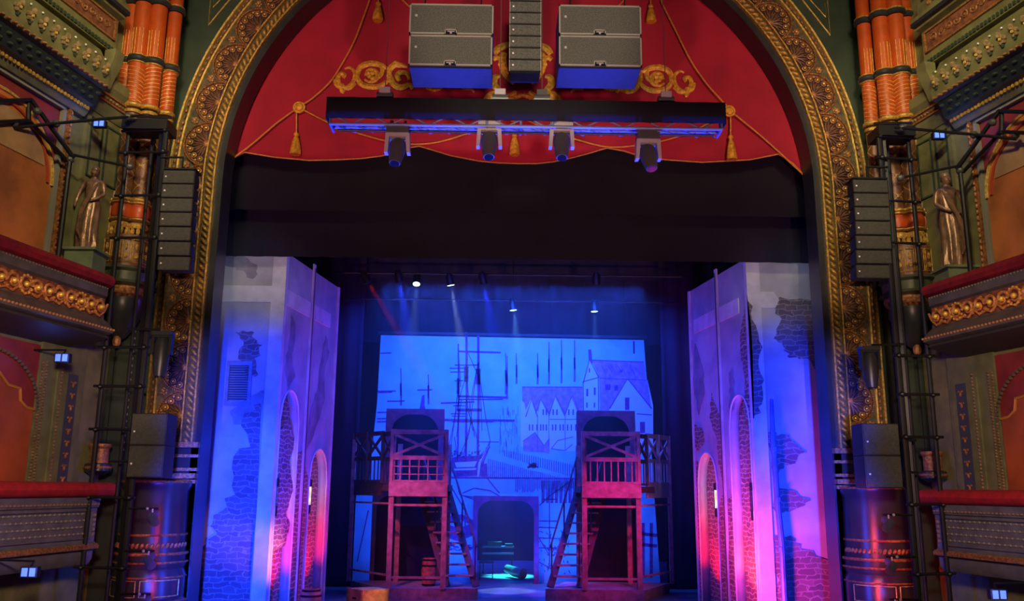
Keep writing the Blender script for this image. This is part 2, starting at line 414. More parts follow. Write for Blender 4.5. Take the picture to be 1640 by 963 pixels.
# fan medallion (mesh in local frame: x along the arch, z outwards from the flat side, y to the stage)
def fan_mesh():
    g = MB(); r = .405
    g.k = 0
    # ground disc half
    pts = [Vector((r*math.cos(a), .0, r*.98*math.sin(a))) for a in [PI*i/20 for i in range(21)]]
    g.prism(pts, (0, .03, 0), 0)
    # twisted rim
    N = 34
    for i in range(N+1):
        a = PI*i/N; p = Vector((r*math.cos(a), -.02, r*math.sin(a))); t = Vector((-math.sin(a), 0, math.cos(a))); nn = Vector((math.cos(a), 0, math.sin(a)))
        d1 = (t+nn*.8).normalized(); M = Matrix((d1, d1.cross(Vector((0, 1, 0))), Vector((0, 1, 0)))).transposed()
        g.ell(p, (.030, .014, .024), 6, 4, 1, M)
    g.tube([Vector(((r-.035)*math.cos(PI*i/20), -.01, (r-.035)*math.sin(PI*i/20))) for i in range(21)], .010, 5, 1)
    # buds on stems
    for i in range(7):
        a = PI*(i+.5)/7; d = Vector((math.cos(a), 0, math.sin(a))); t = Vector((-d.z, 0, d.x))
        g.tube([d*.05+Vector((0, -.015, 0)), d*.14+t*.012+Vector((0, -.03, 0)), d*.235+Vector((0, -.02, 0))], [.018, .022, .012], 5, 2)
        c = d*.300+Vector((0, -.025, 0))
        g.tube([c+Vector((.042*math.cos(q), 0, .042*math.sin(q))) for q in [2*PI*j/10 for j in range(10)]], .013, 5, 1, True)
        g.ell(c+Vector((0, -.012, 0)), (.021, .021, .021), 6, 5, 3)
        if i < 6:
            a2 = PI*(i+1)/7; d2 = Vector((math.cos(a2), 0, math.sin(a2)))
            M = Matrix((d2, Vector((-d2.z, 0, d2.x)), Vector((0, 1, 0)))).transposed()
            g.ell(d2*.19+Vector((0, -.02, 0)), (.085, .016, .02), 6, 5, 2, M)
            g.ell(d2*.345+Vector((0, -.02, 0)), (.016, .016, .018), 5, 4, 3)
    g.ell((0, -.02, .02), (.06, .03, .05), 8, 6, 1)
    return g
fan0 = fan_mesh().build('fan_medallion', [FANM, COPPER, mat('dark_petal', (.17, .075, .04), .5, .2, .4, 20), GOLD2]); fan0.parent = pro
fan0.matrix_basis = Matrix()
def ros_mesh():
    g = MB()
    for i in range(6):
        a = 2*PI*i/6; g.ell((.045*math.cos(a), -.02, .045*math.sin(a)), (.028, .02, .028), 7, 5, 0)
    g.ell((0, -.035, 0), (.022, .02, .022), 7, 5, 1); return g
ros0 = ros_mesh().build('small_rosette', [COPPER, GOLD2]); ros0.parent = pro
def place_on(o, p, t, nrm, lift):
    # local x->t, z->nrm, y->+Y ; parent sits at (0,YP,0)
    y = Vector((0, 1, 0)); M = Matrix((t, y, nrm)).transposed().to_4x4()
    M.translation = Vector((p.x, lift, p.z)); o.matrix_basis = M
step = PI*5.80/22
phase0 = ((ZC-3.05) % step) + step/2 - step
first = True
k = 0
for p, t, nrm in arc_len_pts(5.62, step*5.62/5.80, 3.05, .48):
    if p.z > 12.0: continue
    o = fan0 if first else fan0.copy()
    if not first: col.objects.link(o); o.parent = pro
    tt = t if nrm.cross(t).y < 0 else -t
    place_on(o, p, -nrm.cross(Vector((0, 1, 0))), nrm, -.035); first = False
first = True
for p, t, nrm in arc_len_pts(5.955, step*5.62/5.80*5.955/5.62, 3.05, .48+.42):
    pass
pts_f = arc_len_pts(5.62, step*5.62/5.80, 3.05, .48)
for i in range(len(pts_f)-1):
    p, t, nrm = pts_f[i]; q, _, n2 = pts_f[i+1]
    nn = (nrm+n2).normalized(); base = (p+q)/2
    c = base + nn*(.33 + (Vector((base.x, 0, 0)).length*0))
    if c.z > 12: continue
    o = ros0 if first else ros0.copy()
    if not first: col.objects.link(o); o.parent = pro
    place_on(o, c, -nn.cross(Vector((0, 1, 0))), nn, -.02); first = False
# plinth block between gilded jamb and the round base
for s in (-1, 1):
    mb = MB()
    mb.box((s*5.30, YP-.02, -1), (s*6.30, YP+.4, 3.05), 0)
    for z, h, d, kk in [(3.0, .09, .12, 1), (2.84, .05, .06, 1), (2.62, .05, .07, 1), (2.50, .08, .14, 1), (2.42, .06, .10, 1)]:
        mb.box((s*5.28, YP-.02-d, z), (s*6.32, YP, z+h), kk)
    mb.build('jamb_plinth', [BLUGL, COPPER], pro)
# gold lines in the green spandrels
for s in (-1, 1):
    mb = MB()
    for off in (0, .16):
        a = Vector((s*(5.78-off*.35), YP+.04, 10.72+off*2.3)); b = Vector((s*(5.78-off*.35), YP+.04, 13.4)); c = Vector((s*(4.0-off*.35), YP+.04, 13.4))
        mb.tube([c, a, b], .022 if off == 0 else .014, 6)
    o = mb.build('spandrel_trim', GOLD2); tag(o, 'gold triangular line border on the green wall in the top %s corner of the stage arch' % side_word(s), 'trim', 'gold spandrel borders')
# ================================================================== COLUMN CLUSTERS
def column_cluster(s):
    cx = s*6.55
    g = empty('column_cluster', (cx, 14.2, 5.2), 'orange and gilt clustered column on a corbel at the %s of the stage arch' % side_word(s), 'column', 'clustered columns beside the arch')
    # shaft axes: the outer one nearest, the inner one deepest
    ax = [(s*6.84, 14.08), (s*6.62, 14.0), (s*6.39, 14.10), (s*6.19, 14.32)]
    rr = [.12, .14, .14, .12]
    for (x, y), r in zip(ax, rr):
        mb = MB(); mb.lathe([(r, 8.75), (r, 9.5)], (x, y, 0), 20)
        mb.lathe([(r, 9.62), (r, 10.62)], (x, y, 0), 20); mb.lathe([(r, 10.76), (r, 12.6)], (x, y, 0), 20)
        sh = mb.build('orange_shaft', ORANGE, g)
        mb = MB()
        # gilded spiral on the lower drum
        nt_ = 9
        for q in range(nt_+1):
            z0 = 8.78+q*.072; pts = [(x+(r+.004)*math.cos(th), y+(r+.004)*math.sin(th), z0+.10*(th-PI)/PI*(1 if (x*s > 6.55) else -1)*s) for th in [PI+PI*i/14 for i in range(15)]]
            mb.tube(pts, .0075, 4)
        # reeding lines on the middle drum
        for q in range(4):
            th = PI*1.5 + (q-1.5)*.42
            mb.tube([(x+(r+.003)*math.cos(th), y+(r+.003)*math.sin(th), 9.64), (x+(r+.003)*math.cos(th), y+(r+.003)*math.sin(th), 10.12)], .006, 4)
        mb.build('gilt_lines', GOLD2, sh)
        mb = MB()
        mb.lathe([(r*.92, 7.05), (r*.92, 8.55)], (x, y, 0), 18)
        sh2 = mb.build('diapered_shaft', BROWND, g)
        mb = MB()
        for q in range(4):
            for e in (-1, 1):
                z0 = 7.1+q*.36
                pts = [(x+(r*.92+.003)*math.cos(th), y+(r*.92+.003)*math.sin(th), z0+.36*((th-PI) / PI if e > 0 else 1-(th-PI)/PI)) for th in [PI+PI*i/8 for i in range(9)]]
                mb.tube(pts, .006, 4)
            mb.ell((x, y-r*.92-.005, z0+.18), (.028, .012, .028), 6, 5)
        mb.build('gilt_diaper', GOLD, sh2)
    def rings(name, m, zs):
        mb = MB()
        for (x, y), r in zip(ax, rr):
            for z, h, e in zs:
                mb.lathe([(r+e*.4, z), (r+e, z+h*.3), (r+e, z+h*.7), (r+e*.4, z+h)], (x, y, 0), 18)
        return mb.build(name, m, g)
    rings('dark_shaft_ring', BLUGL, [(10.63, .10, .05), (9.50, .10, .05)])
    rings('gilt_shaft_ring', GOLD, [(10.72, .04, .035), (9.60, .03, .035), (9.47, .03, .03), (8.66, .08, .03), (8.56, .06, .015), (7.0, .06, .03)])
    rings('orange_capital_band', ORANGE, [(6.72, .22, .035)])
    rings('gilt_capital_band', GOLD, [(6.94, .05, .05), (6.66, .05, .05), (6.53, .10, .03)])
    mb = MB()
    for (x, y), r in zip(ax, rr):
        for th in [PI*1.5+(q-2)*.5 for q in range(5)]:
            mb.ell((x+(r+.03)*math.cos(th), y+(r+.03)*math.sin(th), 6.47), (.035, .03, .07), 6, 5)
    mb.build('capital_leaves', GOLD, g)
    # drum with gilt panels under the shafts
    mb = MB(); c = (s*6.58, 14.28, 0)
    mb.lathe([(.44, 5.86), (.45, 5.9), (.45, 6.36), (.43, 6.42)], c, 24)
    dr = mb.build('panelled_drum', BROWND, g)
    mb = MB()
    for q in range(9):
        th = PI+PI*(q+.5)/9; x, y = c[0]+.46*math.cos(th), c[1]+.46*math.sin(th)
        dx = Vector((-math.sin(th), math.cos(th), 0))*.065
        for a, b in (((-1, 5.94), (-1, 6.32)), ((1, 5.94), (1, 6.32)), ((-1, 5.94), (1, 5.94)), ((-1, 6.32), (1, 6.32))):
            mb.tube([Vector((x, y, a[1]))+dx*a[0], Vector((x, y, b[1]))+dx*b[0]], .009, 4)
        mb.ell((x, y, 6.05), (.04, .03, .05), 6, 5); mb.ell((x, y, 6.2), (.025, .03, .06), 6, 5)
    mb.build('gilt_panel_frame', GOLD, dr)
    mb = MB()
    mb.lathe([(.40, 5.56), (.50, 5.60), (.42, 5.66), (.43, 5.80), (.49, 5.84), (.47, 5.88)], c, 24, lobes=(10, .02))
    mb.build('base_drum', mat('drum_green', (.075, .085, .05), .35, .1, .2, 5), g)
    mb = MB(); mb.lathe([(.30, 5.36), (.36, 5.42), (.40, 5.46), (.42, 5.52), (.40, 5.58)], c, 24)
    for q in range(14):
        th = PI+PI*(q+.5)/14; mb.ell((c[0]+.40*math.cos(th), c[1]+.40*math.sin(th), 5.46), (.03, .03, .04), 6, 5)
    mb.build('gilt_collar', COPPER, g)
    mb = MB(); mb.lathe([(.04, 4.72), (.10, 4.76), (.16, 4.85), (.28, 5.05), (.36, 5.25), (.36, 5.38)], c, 24)
    cb = mb.build('corbel', BLUGL, g)
    mb = MB(); mb.ell((c[0], c[1]-.08, 4.68), (.07, .07, .10), 8, 6); mb.build('corbel_boss', COPPER, cb)
    # engaged dark shaft under the corbel, inner side, with a spiral of leaves
    return g
for s in (-1, 1): column_cluster(s)
for s in (-1, 1):
    g = empty('wall_shaft', (s*6.42, 14.6, 2.6), 'dark engaged shaft with a climbing leaf strip at the %s edge of the gilded arch' % side_word(s), 'column', 'dark engaged shafts')
    mb = MB(); mb.lathe([(.15, 2.75), (.15, 6.2)], (s*6.44, 14.72, 0), 18); mb.build('shaft', BLUGL, g)
    mb = MB()
    for q in range(26):
        z = 2.95+q*.115; e = (q % 2-.5)*.5
        M = Matrix.Rotation(e*1.2, 3, 'Y')
        mb.ell((s*6.44, 14.72-.15, z), (.03, .025, .055), 6, 5, None, M)
    mb.build('leaf_strip', mat('silvered_leaf', (.30, .30, .28), .4, .3, .3, 20), g)
    mb = MB()
    for dx in (-.10, .10): mb.tube([(s*6.44+dx, 14.72-.12, 2.8), (s*6.44+dx, 14.72-.12, 6.1)], .008, 5)
    mb.build('edge_rib', BLUGL, g)
# big round pedestals at the foot of the arch
for s in (-1, 1):
    c = (s*5.87, 14.66, 0)
    g = empty('round_pedestal', (c[0], c[1], -1), 'glossy dark drum pedestal with gilt rings at the %s foot of the arch' % side_word(s), 'pedestal', 'drum pedestals')
    mb = MB(); mb.lathe([(.55, -.9), (.55, .45), (.60, .5), (.60, .6), (.55, .66), (.55, 1.02), (.52, 1.10), (.54, 1.15), (.51, 1.6), (.50, 2.30), (.54, 2.38), (.54, 2.44)], c, 40)
    mb.build('drum', BLUGL, g)
    mb = MB()
    for z, r, t in [(1.62, .512, .020), (1.33, .545, .026), (1.20, .555, .018), (.98, .555, .014), (.62, .605, .018), (2.44, .54, .02)]:
        mb.tube([(c[0]+r*math.cos(q), c[1]+r*math.sin(q), z) for q in [2*PI*i/40 for i in range(40)]], t, 6, None, True)
    for q in range(22):
        th = PI+PI*(q+.5)/22; mb.ell((c[0]+.53*math.cos(th), c[1]+.53*math.sin(th), 1.46), (.028, .028, .045), 6, 5, None, Matrix.Rotation(.5, 3, 'Y'))
        mb.ell((c[0]+.60*math.cos(th), c[1]+.60*math.sin(th), .55), (.024, .024, .03), 6, 5)
    mb.build('gilt_ring', COPPER, g)
    mb = MB()
    for z in (.95-.2+.1, .68): pass
    for a0, a1 in ((PI*1.12, PI*1.5), (PI*1.54, PI*1.9)):
        arc = [a0+(a1-a0)*i/10 for i in range(11)]
        pts = [(c[0]+.557*math.cos(t), c[1]+.557*math.sin(t), .70) for t in arc]+[(c[0]+.557*math.cos(t), c[1]+.557*math.sin(t), .94) for t in arc[::-1]]
        mb.tube(pts, .008, 5, None, True)
    mb.build('gilt_panel_line', GOLD2, g)
# dark recess wall between balcony end and arch, below the corbel
for s in (-1, 1):
    mb = MB(); mb.box((s*6.35, 14.55, -1), (s*7.0, 14.8, 5.2)); mb.box((s*6.72, 14.50, 3.0), (s*6.9, 14.56, 5.0))
    tag(mb.build('wall_niche_'+side_word(s), DKGREEN), kind='structure')
# ================================================================== SIDE WALL ORNAMENT
def side_wall(s):
    W = side_word(s)
    U0 = -4.6
    # long cornice
    c = empty('cornice', S(s, -1.5, 8.3), 'deep gilded and green cornice with a row of carved flowers high on the %s wall' % W, 'cornice', 'box cornices')
    mb = MB(); mb.sprof(s, [(8.10, 0), (8.10, .14), (8.17, .20), (8.26, .24), (8.28, .30), (8.52, .42), (8.54, .50), (8.66, .52), (8.78, .50), (8.95, .44), (9.05, .46), (9.12, .36), (9.24, .30), (9.28, .20), (9.30, 0)], U0, -.72)
    mb.build('cornice_body', OLIVE, c)
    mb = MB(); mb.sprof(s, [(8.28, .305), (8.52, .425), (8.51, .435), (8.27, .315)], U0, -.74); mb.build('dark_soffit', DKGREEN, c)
    mb = MB()
    n = 46
    for i in range(n):
        u = -.78-i*.075
        p = S(s, u, 8.21, .235); mb.ell(p, (.026, .030, .036), 6, 5)
    mb.build('gilt_rope', GOLD, c)
    mb = MB()
    for i in range(30):
        u = -.80-i*.115
        mb.ell(S(s, u, 8.56, .52), (.05, .04, .022), 6, 5, None)
    mb.build('copper_bead', COPPER, c)
    mb = MB()
    for i in range(18):
        u = -.9-i*.19
        for dv, dw in ((8.34, .35), (8.44, .40)): mb.ell(S(s, u+(dv-8.34), dv, dw), (.05, .05, .03), 6, 5)
    mb.build('soffit_leaf', GREEN, c)
    mb = MB()
    for i in range(9):
        u = -.86-i*.235
        p = S(s, u, 8.80, .53)
        for q in range(5):
            a = 2*PI*q/5+.3; mb.ell(p+Vector((0, .045*math.cos(a), .05*math.sin(a))), (.035, .035, .035), 6, 5, 0)
        mb.ell(p+Vector((-s*.04, 0, 0)), (.026, .026, .026), 6, 5, 1)
        mb.ell(S(s, u+.10, 8.93, .50), (.04, .04, .055), 6, 5, 0)
        mb.ell(S(s, u+.05, 9.02, .47), (.017, .017, .017), 6, 5, 2)
        mb.ell(S(s, u, 8.70, .53), (.03, .03, .03), 6, 5, 3)
    mb.build('flower_row', [mat('dusty_flower', (.30, .20, .10), .5, .1, .4, 20), GOLD2, WHITE, GREEN], c)
    # upper frieze
    f = empty('frieze', S(s, -1.5, 9.5), 'red and gold carved frieze panel above the cornice on the %s wall' % W, 'frieze', 'carved friezes')
    mb = MB(); mb.sprof(s, [(9.30, 0), (9.30, .34), (9.40, .34), (9.42, .28), (9.50, .24), (10.0, .24), (10.02, .36), (10.20, .44), (10.22, .30), (10.6, .26), (10.6, 0)], U0, -.30); mb.build('frieze_body', OLIVE, f)
    mb = MB(); mb.sbox(s, U0, -.42, 9.62, 9.92, .24, .262, 0); mb.build('frieze_ground', mat('rust_ground', (.20, .07, .035), .6, 0, .4, 14), f)
    mb = MB()
    for i in range(22):
        u = -.62-i*.18; p = S(s, u, 9.77, .275)
        mb.tube([p+(S(s, .075*math.cos(q)*(1-.05*j), .075*math.sin(q)*(1-.05*j))-S(s, 0, 0)) for j, q in enumerate([i % 2*PI+.55*j for j in range(11)])], .014, 5)
        mb.ell(p, (.022, .022, .022), 6, 5)
    mb.build('frieze_scroll', COPPER, f)
    mb = MB(); mb.sbox(s, U0, -.38, 9.58, 9.61, .24, .28); mb.sbox(s, U0, -.38, 9.93, 9.96, .24, .28); mb.sbox(s, -.41, -.38, 9.58, 9.96, .24, .28); mb.build('frieze_border', COPPER, f)
    mb = MB()
    for i in range(44): mb.sbox(s, -.4-i*.08, -.36-i*.08, 9.32, 9.38, .34, .37)
    mb.build('dentils', GREEN, f)
    mb = MB(); mb.sbox(s, U0, -.32, 10.05, 10.12, .36, .46); mb.build('dark_band', mat('navy_band', (.015, .02, .035), .5), f)
    # second frieze above
    mb = MB(); mb.sbox(s, U0, -.45, 10.26, 10.30, .26, .32); mb.sbox(s, U0, -.45, 10.52, 10.56, .26, .32)
    for i in range(30): mb.ell(S(s, -.6-i*.13, 10.41, .28), (.05, .05, .05), 6, 5)
    mb.build('upper_frieze', COPPER, f)
    mb = MB()
    mb.sprof(s, [(9.30, .3), (9.30, .5), (9.12, .48), (8.9, .38), (8.7, .30)], -.62, -.40)
    mb.build('console_bracket', OLIVE, f)
    # pilaster at the stage end
    p = empty('pilaster', S(s, -.2, 5.6), 'upper olive panelled pilaster between box and column on the %s wall' % W, 'pilaster', 'upper pilasters')
    mb = MB(); mb.sbox(s, -1.0, .30, 5.0, 8.7, 0, .06); mb.sbox(s, -.60, .30, 5.0, 8.30, .06, .12); mb.sprof(s, [(8.3, .0), (8.3, .14), (8.42, .22), (8.7, .22), (8.78, .28), (8.95, .28), (9.0, .1), (9.0, 0)], -.72, .34)
    mb.build('pilaster_body', OLIVE, p)
    mb = MB()
    for u0, u1, v0, v1 in ((-.52, -.22, 7.2, 8.2), (-.14, .22, 7.2, 8.2)):
        for a in ((u0, u0+.03, v0, v1), (u1-.03, u1, v0, v1), (u0, u1, v0, v0+.03), (u0, u1, v1-.03, v1)): mb.sbox(s, *a, .12, .14)
    mb.build('panel_moulding', GREEN, p)
    mb = MB(); mb.sbox(s, -.58, .22, 8.50, 8.53, .22, .25); mb.sbox(s, -.58, .22, 8.63, 8.66, .22, .25); mb.sbox(s, -.58, -.55, 8.50, 8.66, .22, .25); mb.sbox(s, .19, .22, 8.50, 8.66, .22, .25)
    for i in range(9): mb.ell(S(s, -.5+i*.08, 8.58, .235), (.025, .025, .025), 6, 5)
    mb.build('capital_panel', COPPER, p)
    # arched wall panel behind the upper box
    q = empty('wall_panel', S(s, -2.4, 5.6), 'ochre arched wall panel with crimson spandrels above the upper box on the %s wall' % W, 'panel', 'upper wall panels')
    mb = MB(); mb.sbox(s, U0, -1.12, 4.9, 8.08, 0, .03, 0); mb.build('crimson_field', CRIM, q)
    mb = MB()
    for w_ in (1.15, .0):
        pass
    arc = [(-2.26+1.12*math.cos(a), 6.85+1.0*math.sin(a)) for a in [PI*i/24 for i in range(25)]]
    poly = [S(s, u, v, .03) for u, v in [(-2.26+1.12, 4.95)]+arc[0:25]+[(-2.26-1.12, 4.95)]]
    n0 = S(s, 0, 0, .02)-S(s, 0, 0, 0)
    mb.prism(poly, n0, 0); mb.build('arched_field', PANEL, q)
    mb = MB(); mb.tube([S(s, u, v, .055) for u, v in [(-1.14, 6.8)]+arc], .028, 6)
    mb.build('gold_arch_line', GOLD2, q)
    mb = MB()
    mb.tube([S(s, -2.26+1.02*math.cos(a), 6.82+.90*math.sin(a), .055) for a in [PI*i/20 for i in range(21)]], .030, 6)
    mb.build('red_arch_line', mat('vermilion_line', (.42, .06, .02), .5), q)
    mb = MB(); mb.prism([S(s, -2.26+.92*math.cos(a), 7.05+.58*math.sin(a), .052) for a in [PI*i/20 for i in range(21)]], n0*.5, 0); mb.build('tan_lunette', TAN, q)
    mb = MB(); mb.sbox(s, U0, -1.06, 8.05, 8.12, 0, .10, 1); mb.sbox(s, -1.12, -1.06, 4.9, 8.12, 0, .10, 1)
    mb.build('grey_frame', [GOLD, mat('stone_grey', (.25, .25, .20), .6)], q)
    mb = MB(); mb.sbox(s, -1.04, -.98, 4.9, 8.14, 0, .13)
    for i in range(34): mb.ell(S(s, -1.0, 5.0+i*.095, .14), (.025, .025, .04), 5, 4)
    mb.build('copper_bead_frame', COPPER, q)
    # lower storey between the boxes
    l = empty('wall_panel', S(s, -2, 2.4), 'russet arched wall panel above the lower box on the %s wall' % W, 'panel', 'lower wall panels')
    mb = MB(); mb.sbox(s, U0, -.92, 1.2, 4.40, 0, .03); mb.build('crimson_field', CRIM, l)
    poly = [(-.94, 2.3), (-.94, 3.45), (-1.10, 3.47), (-1.22, 3.55), (-1.26, 3.72), (-1.5, 3.75), (-1.75, 3.95), (-2.3, 4.1), (-4.5, 4.1), (-4.5, 2.3)]
    mb = MB(); mb.prism([S(s, u, v, .03) for u, v in poly], n0, 0); mb.build('russet_field', mat('russet_panel', (.36, .075, .022), .6, 0, .25, 2), l)
    mb = MB(); mb.tube([S(s, u, v, .06) for u, v in poly[1:8]], .022, 6); mb.build('ogee_trim', mat('ogee_gold', (.5, .22, .05), .5, .1), l)
    mb = MB()
    for i in range(20):
        a = PI*.5*i/19; mb.ell(S(s, -1.9+1.02*math.cos(a), 3.45+.78*math.sin(a), .06), (.03, .03, .03), 6, 5)
    mb.build('bead_arch', mat('dark_bead', (.10, .08, .06), .5), l)
    p2 = empty('pilaster', S(s, -.4, 2.4), 'lower olive pilaster with beaded strips and fleur panel on the %s wall' % W, 'pilaster', 'lower pilasters')
    mb = MB(); mb.sbox(s, -.90, .10, 1.2, 4.5, 0, .05); mb.sbox(s, -.54, .02, 2.2, 4.12, .05, .08); mb.build('pilaster_body', mat('sage_paint', (.15, .16, .07), .6, 0, .2, 4), p2)
    mb = MB()
    for uu in (-.86, -.78):
        for i in range(42): mb.ell(S(s, uu, 2.3+i*.045+(.02 if uu > -.8 else 0), .06), (.022, .022, .016), 5, 4)
    for i in range(34): mb.ell(S(s, -.47, 2.35+i*.055, .085), (.022, .022, .02), 5, 4)
    mb.build('bead_strips', mat('worn_copper', (.30, .17, .09), .45, .2, .4, 20), p2)
    mb = MB(); mb.sbox(s, -.32, -.10, 2.35, 4.05, .08, .09); mb.build('blue_strip', mat('slate_blue', (.05, .06, .08), .5), p2)
    mb = MB()
    for i in range(9):
        v = 2.45+i*.18; cc = S(s, -.21, v, .10)
        mb.ell(cc, (.02, .02, .045), 6, 5)
        for e in (-1, 1): mb.ell(S(s, -.21+e*.035, v+.035, .10), (.02, .025, .02), 6, 5)
    mb.build('fleur_row', COPPER, p2)
    # small urn-like boss beside the lower pilaster
    b = S(s, .42, 2.72, .22)
    g = empty('wall_corbel', b, 'small gilt banded drum on the %s wall beside the lower box rail' % W, 'corbel', 'gilt banded drums')
    mb = MB(); mb.lathe([(.10, -.18), (.20, -.12), (.20, -.02), (.17, 0)], b, 18); mb.build('lower_ring', BLUGL, g)
    mb = MB(); mb.lathe([(.205, -.09), (.215, -.07), (.205, -.05)], b, 18); mb.lathe([(.14, 0), (.14, .22), (.17, .26), (.17, .3)], b, 18); mb.build('gilt_drum', COPPER, g)
for s in (-1, 1): side_wall(s)
# ================================================================== BALCONIES
def upper_box(s):
    W = side_word(s); U0 = -4.4
    g = empty('box_balcony', S(s, -1.5, 4.6, .3), 'upper box balcony with crimson cushion rail and gilded scroll frieze on the %s wall' % W, 'balcony', 'box balconies')
    E = -.34
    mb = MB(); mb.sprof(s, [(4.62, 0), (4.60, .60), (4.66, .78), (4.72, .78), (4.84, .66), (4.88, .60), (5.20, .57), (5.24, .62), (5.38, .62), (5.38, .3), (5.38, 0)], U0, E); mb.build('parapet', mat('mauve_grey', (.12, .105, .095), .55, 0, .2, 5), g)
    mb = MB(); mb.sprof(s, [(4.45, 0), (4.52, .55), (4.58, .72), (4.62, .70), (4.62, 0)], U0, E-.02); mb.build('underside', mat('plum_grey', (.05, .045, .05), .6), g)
    mb = MB(); n = 10
    prof = [(5.38+.105+.115*math.sin(a), .55+.15*math.cos(a)) for a in [2*PI*i/n for i in range(n)]]
    mb.sprof(s, prof, U0, E+.05); mb.sprof(s, [(5.38, 0), (5.38, .5), (5.58, .5), (5.58, 0)], U0, E); mb.build('cushion_rail', CUSH, g)
    mb = MB()
    for i in range(60): mb.ell(S(s, E-.03-i*.062, 5.36, .63), (.012, .012, .016), 5, 4)
    mb.build('nail_row', mat('brass_nails', (.30, .25, .2), .4, .3), g)
    # scroll frieze
    mb = MB(); mb.sbox(s, U0, E-.02, 4.90, 5.20, .575, .60); mb.build('frieze_ground', mat('rust_frieze', (.26, .085, .03), .5, .1, .4, 16, .6, 40), g)
    mb = MB(); mb2 = MB()
    r2 = random.Random(3)
    for i in range(16):
        u = E-.16-i*.225; big = (i % 5 == 2); sg = 1 if i % 2 else -1; R = .135 if big else .115
        pts = []
        for j in range(18):
            a = j*.52; rr = R*(1-j/20)
            pts.append(S(s, u+rr*math.cos(a)*sg, 5.04+rr*math.sin(a), .635))
        mb.tube(pts, [.026*(1-j/30) for j in range(18)], 6)
        mb.tube([S(s, u+.11*sg, 5.04-.10, .63), S(s, u-.0*sg, 5.04-.135, .64), S(s, u-.11*sg, 5.04-.05, .63), S(s, u-.17*sg, 5.04+.08, .63)], .018, 6)
        for j in range(5):
            a = r2.random()*6.28; mb.ell(S(s, u+.12*math.cos(a), 5.04+.12*math.sin(a), .63), (.022, .03, .022), 6, 5)
        mb2.ell(S(s, u, 5.04, .655), (.042, .042, .042), 8, 6)
        if big:
            for q in range(12):
                a = 2*PI*q/12; mb2.ell(S(s, u+.125*math.cos(a), 5.04+.125*math.sin(a), .65), (.018, .018, .018), 6, 4)
    mb.build('scrollwork', mat('orange_gilding', (.80, .30, .09), .42, .3, .4, 20, .4, 50), g)
    mb2.build('gilt_boss', mat('bright_gilding', (1.0, .66, .10), .38, .3), g)
    mb = MB()
    for i in range(52): mb.ell(S(s, E-.0-i*.07, 4.705, .79), (.020, .020, .020), 6, 4)
    mb.build('bead_row', mat('orange_bead', (.62, .27, .12), .4, .2), g)
def lower_box(s):
    W = side_word(s); U0 = -4.2
    g = empty('box_balcony', S(s, -1.5, 1.3, .3), 'lower box balcony with red cushion rail and studded lattice front on the %s wall' % W, 'balcony', 'box balconies')
    E = .10
    mb = MB(); mb.sprof(s, [(1.22, 0), (1.22, .50), (1.30, .56), (1.42, .57), (1.46, .62), (1.52, .62), (1.56, .57), (2.04, .57), (2.06, .60), (2.20, .62), (2.20, 0)], U0, E-.08); mb.build('parapet', mat('slate_paint', (.13, .125, .14), .5, 0, .2, 5), g)
    mb = MB(); n = 12
    prof = [(2.31+.115*math.sin(a), .56+.17*math.cos(a)) for a in [2*PI*i/n for i in range(n)]]
    mb.sprof(s, prof, U0, E+.12); mb.ell(S(s, E+.12, 2.31, .56), (.17, .10, .115), 14, 8); mb.sprof(s, [(2.2, 0), (2.2, .5), (2.42, .5), (2.42, 0)], U0, E+.1)
    mb.build('cushion_rail', mat('scarlet_plush', (.42, .012, .022), .85, 0, .2, 9, .2, 80), g)
    mb = MB()
    for r_ in range(4):
        for i in range(28): mb.ell(S(s, E-.28-i*.098-(r_ % 2)*.049, 1.68+r_*.095, .585), (.017, .017, .017), 6, 4)
    for r_ in range(4): mb.sbox(s, E-.28-27*.098, E-.26, 1.676+r_*.095, 1.684+r_*.095, .57, .578)
    mb.build('stud_lattice', mat('pewter_studs', (.34, .31, .27), .4, .3), g)
    mb = MB()
    for i in range(40): mb.ell(S(s, E-.12-i*.075, 2.10, .615), (.022, .022, .016), 6, 4)
    for v in [1.66+.07*j for j in range(5)]: mb.ell(S(s, E-.14, v, .58), (.028, .028, .03), 6, 5)
    mb.build('bead_row', mat('dull_copper_bead', (.30, .18, .12), .45, .2), g)
    mb = MB(); mb.sprof(s, [(1.455, .62), (1.455, .645), (1.50, .65), (1.53, .62)], U0, E-.06); mb.build('gilt_fillet', COPPER, g)
    mb = MB(); mb.sbox(s, U0, E-.2, 1.60, 1.62, .57, .60); mb.sbox(s, U0, E-.2, 2.00, 2.02, .57, .60); mb.sbox(s, E-.22, E-.2, 1.6, 2.02, .57, .60); mb.build('panel_frame', mat('slate_paint', (.13, .125, .14)), g)
for s in (-1, 1): upper_box(s); lower_box(s)
# ================================================================== RED PELMET
YC = 15.35
edge_px = [(340, 272), (355, 267), (372, 254), (392, 244), (440, 252), (495, 257), (540, 256), (578, 254), (610, 250), (627, 246), (648, 238), (671, 234), (695, 241), (721, 249), (767, 258), (800, 261), (830, 262), (860, 262), (887, 259), (915, 253), (942, 246), (972, 237), (1000, 242), (1025, 250), (1052, 255), (1125, 260), (1201, 256), (1247, 247), (1270, 262), (1291, 284), (1310, 292)]
g = empty('pelmet_curtain', (0, YC, 8), 'red painted house pelmet with scalloped gold edge, swagged cords and gold scrolls in the arch', 'curtain')
E_ = [at(x, y, YC) for x, y in edge_px]
mb = MB(); NR = 24
rows = []
for j in range(NR+1):
    row = []
    for p in E_:
        t = j/NR; z = p.z+(13.3-p.z)*t
        row.append(Vector((p.x, YC+.02*math.sin(p.x*2.1), z)))
    rows.append(row)
nn_ = len(E_)
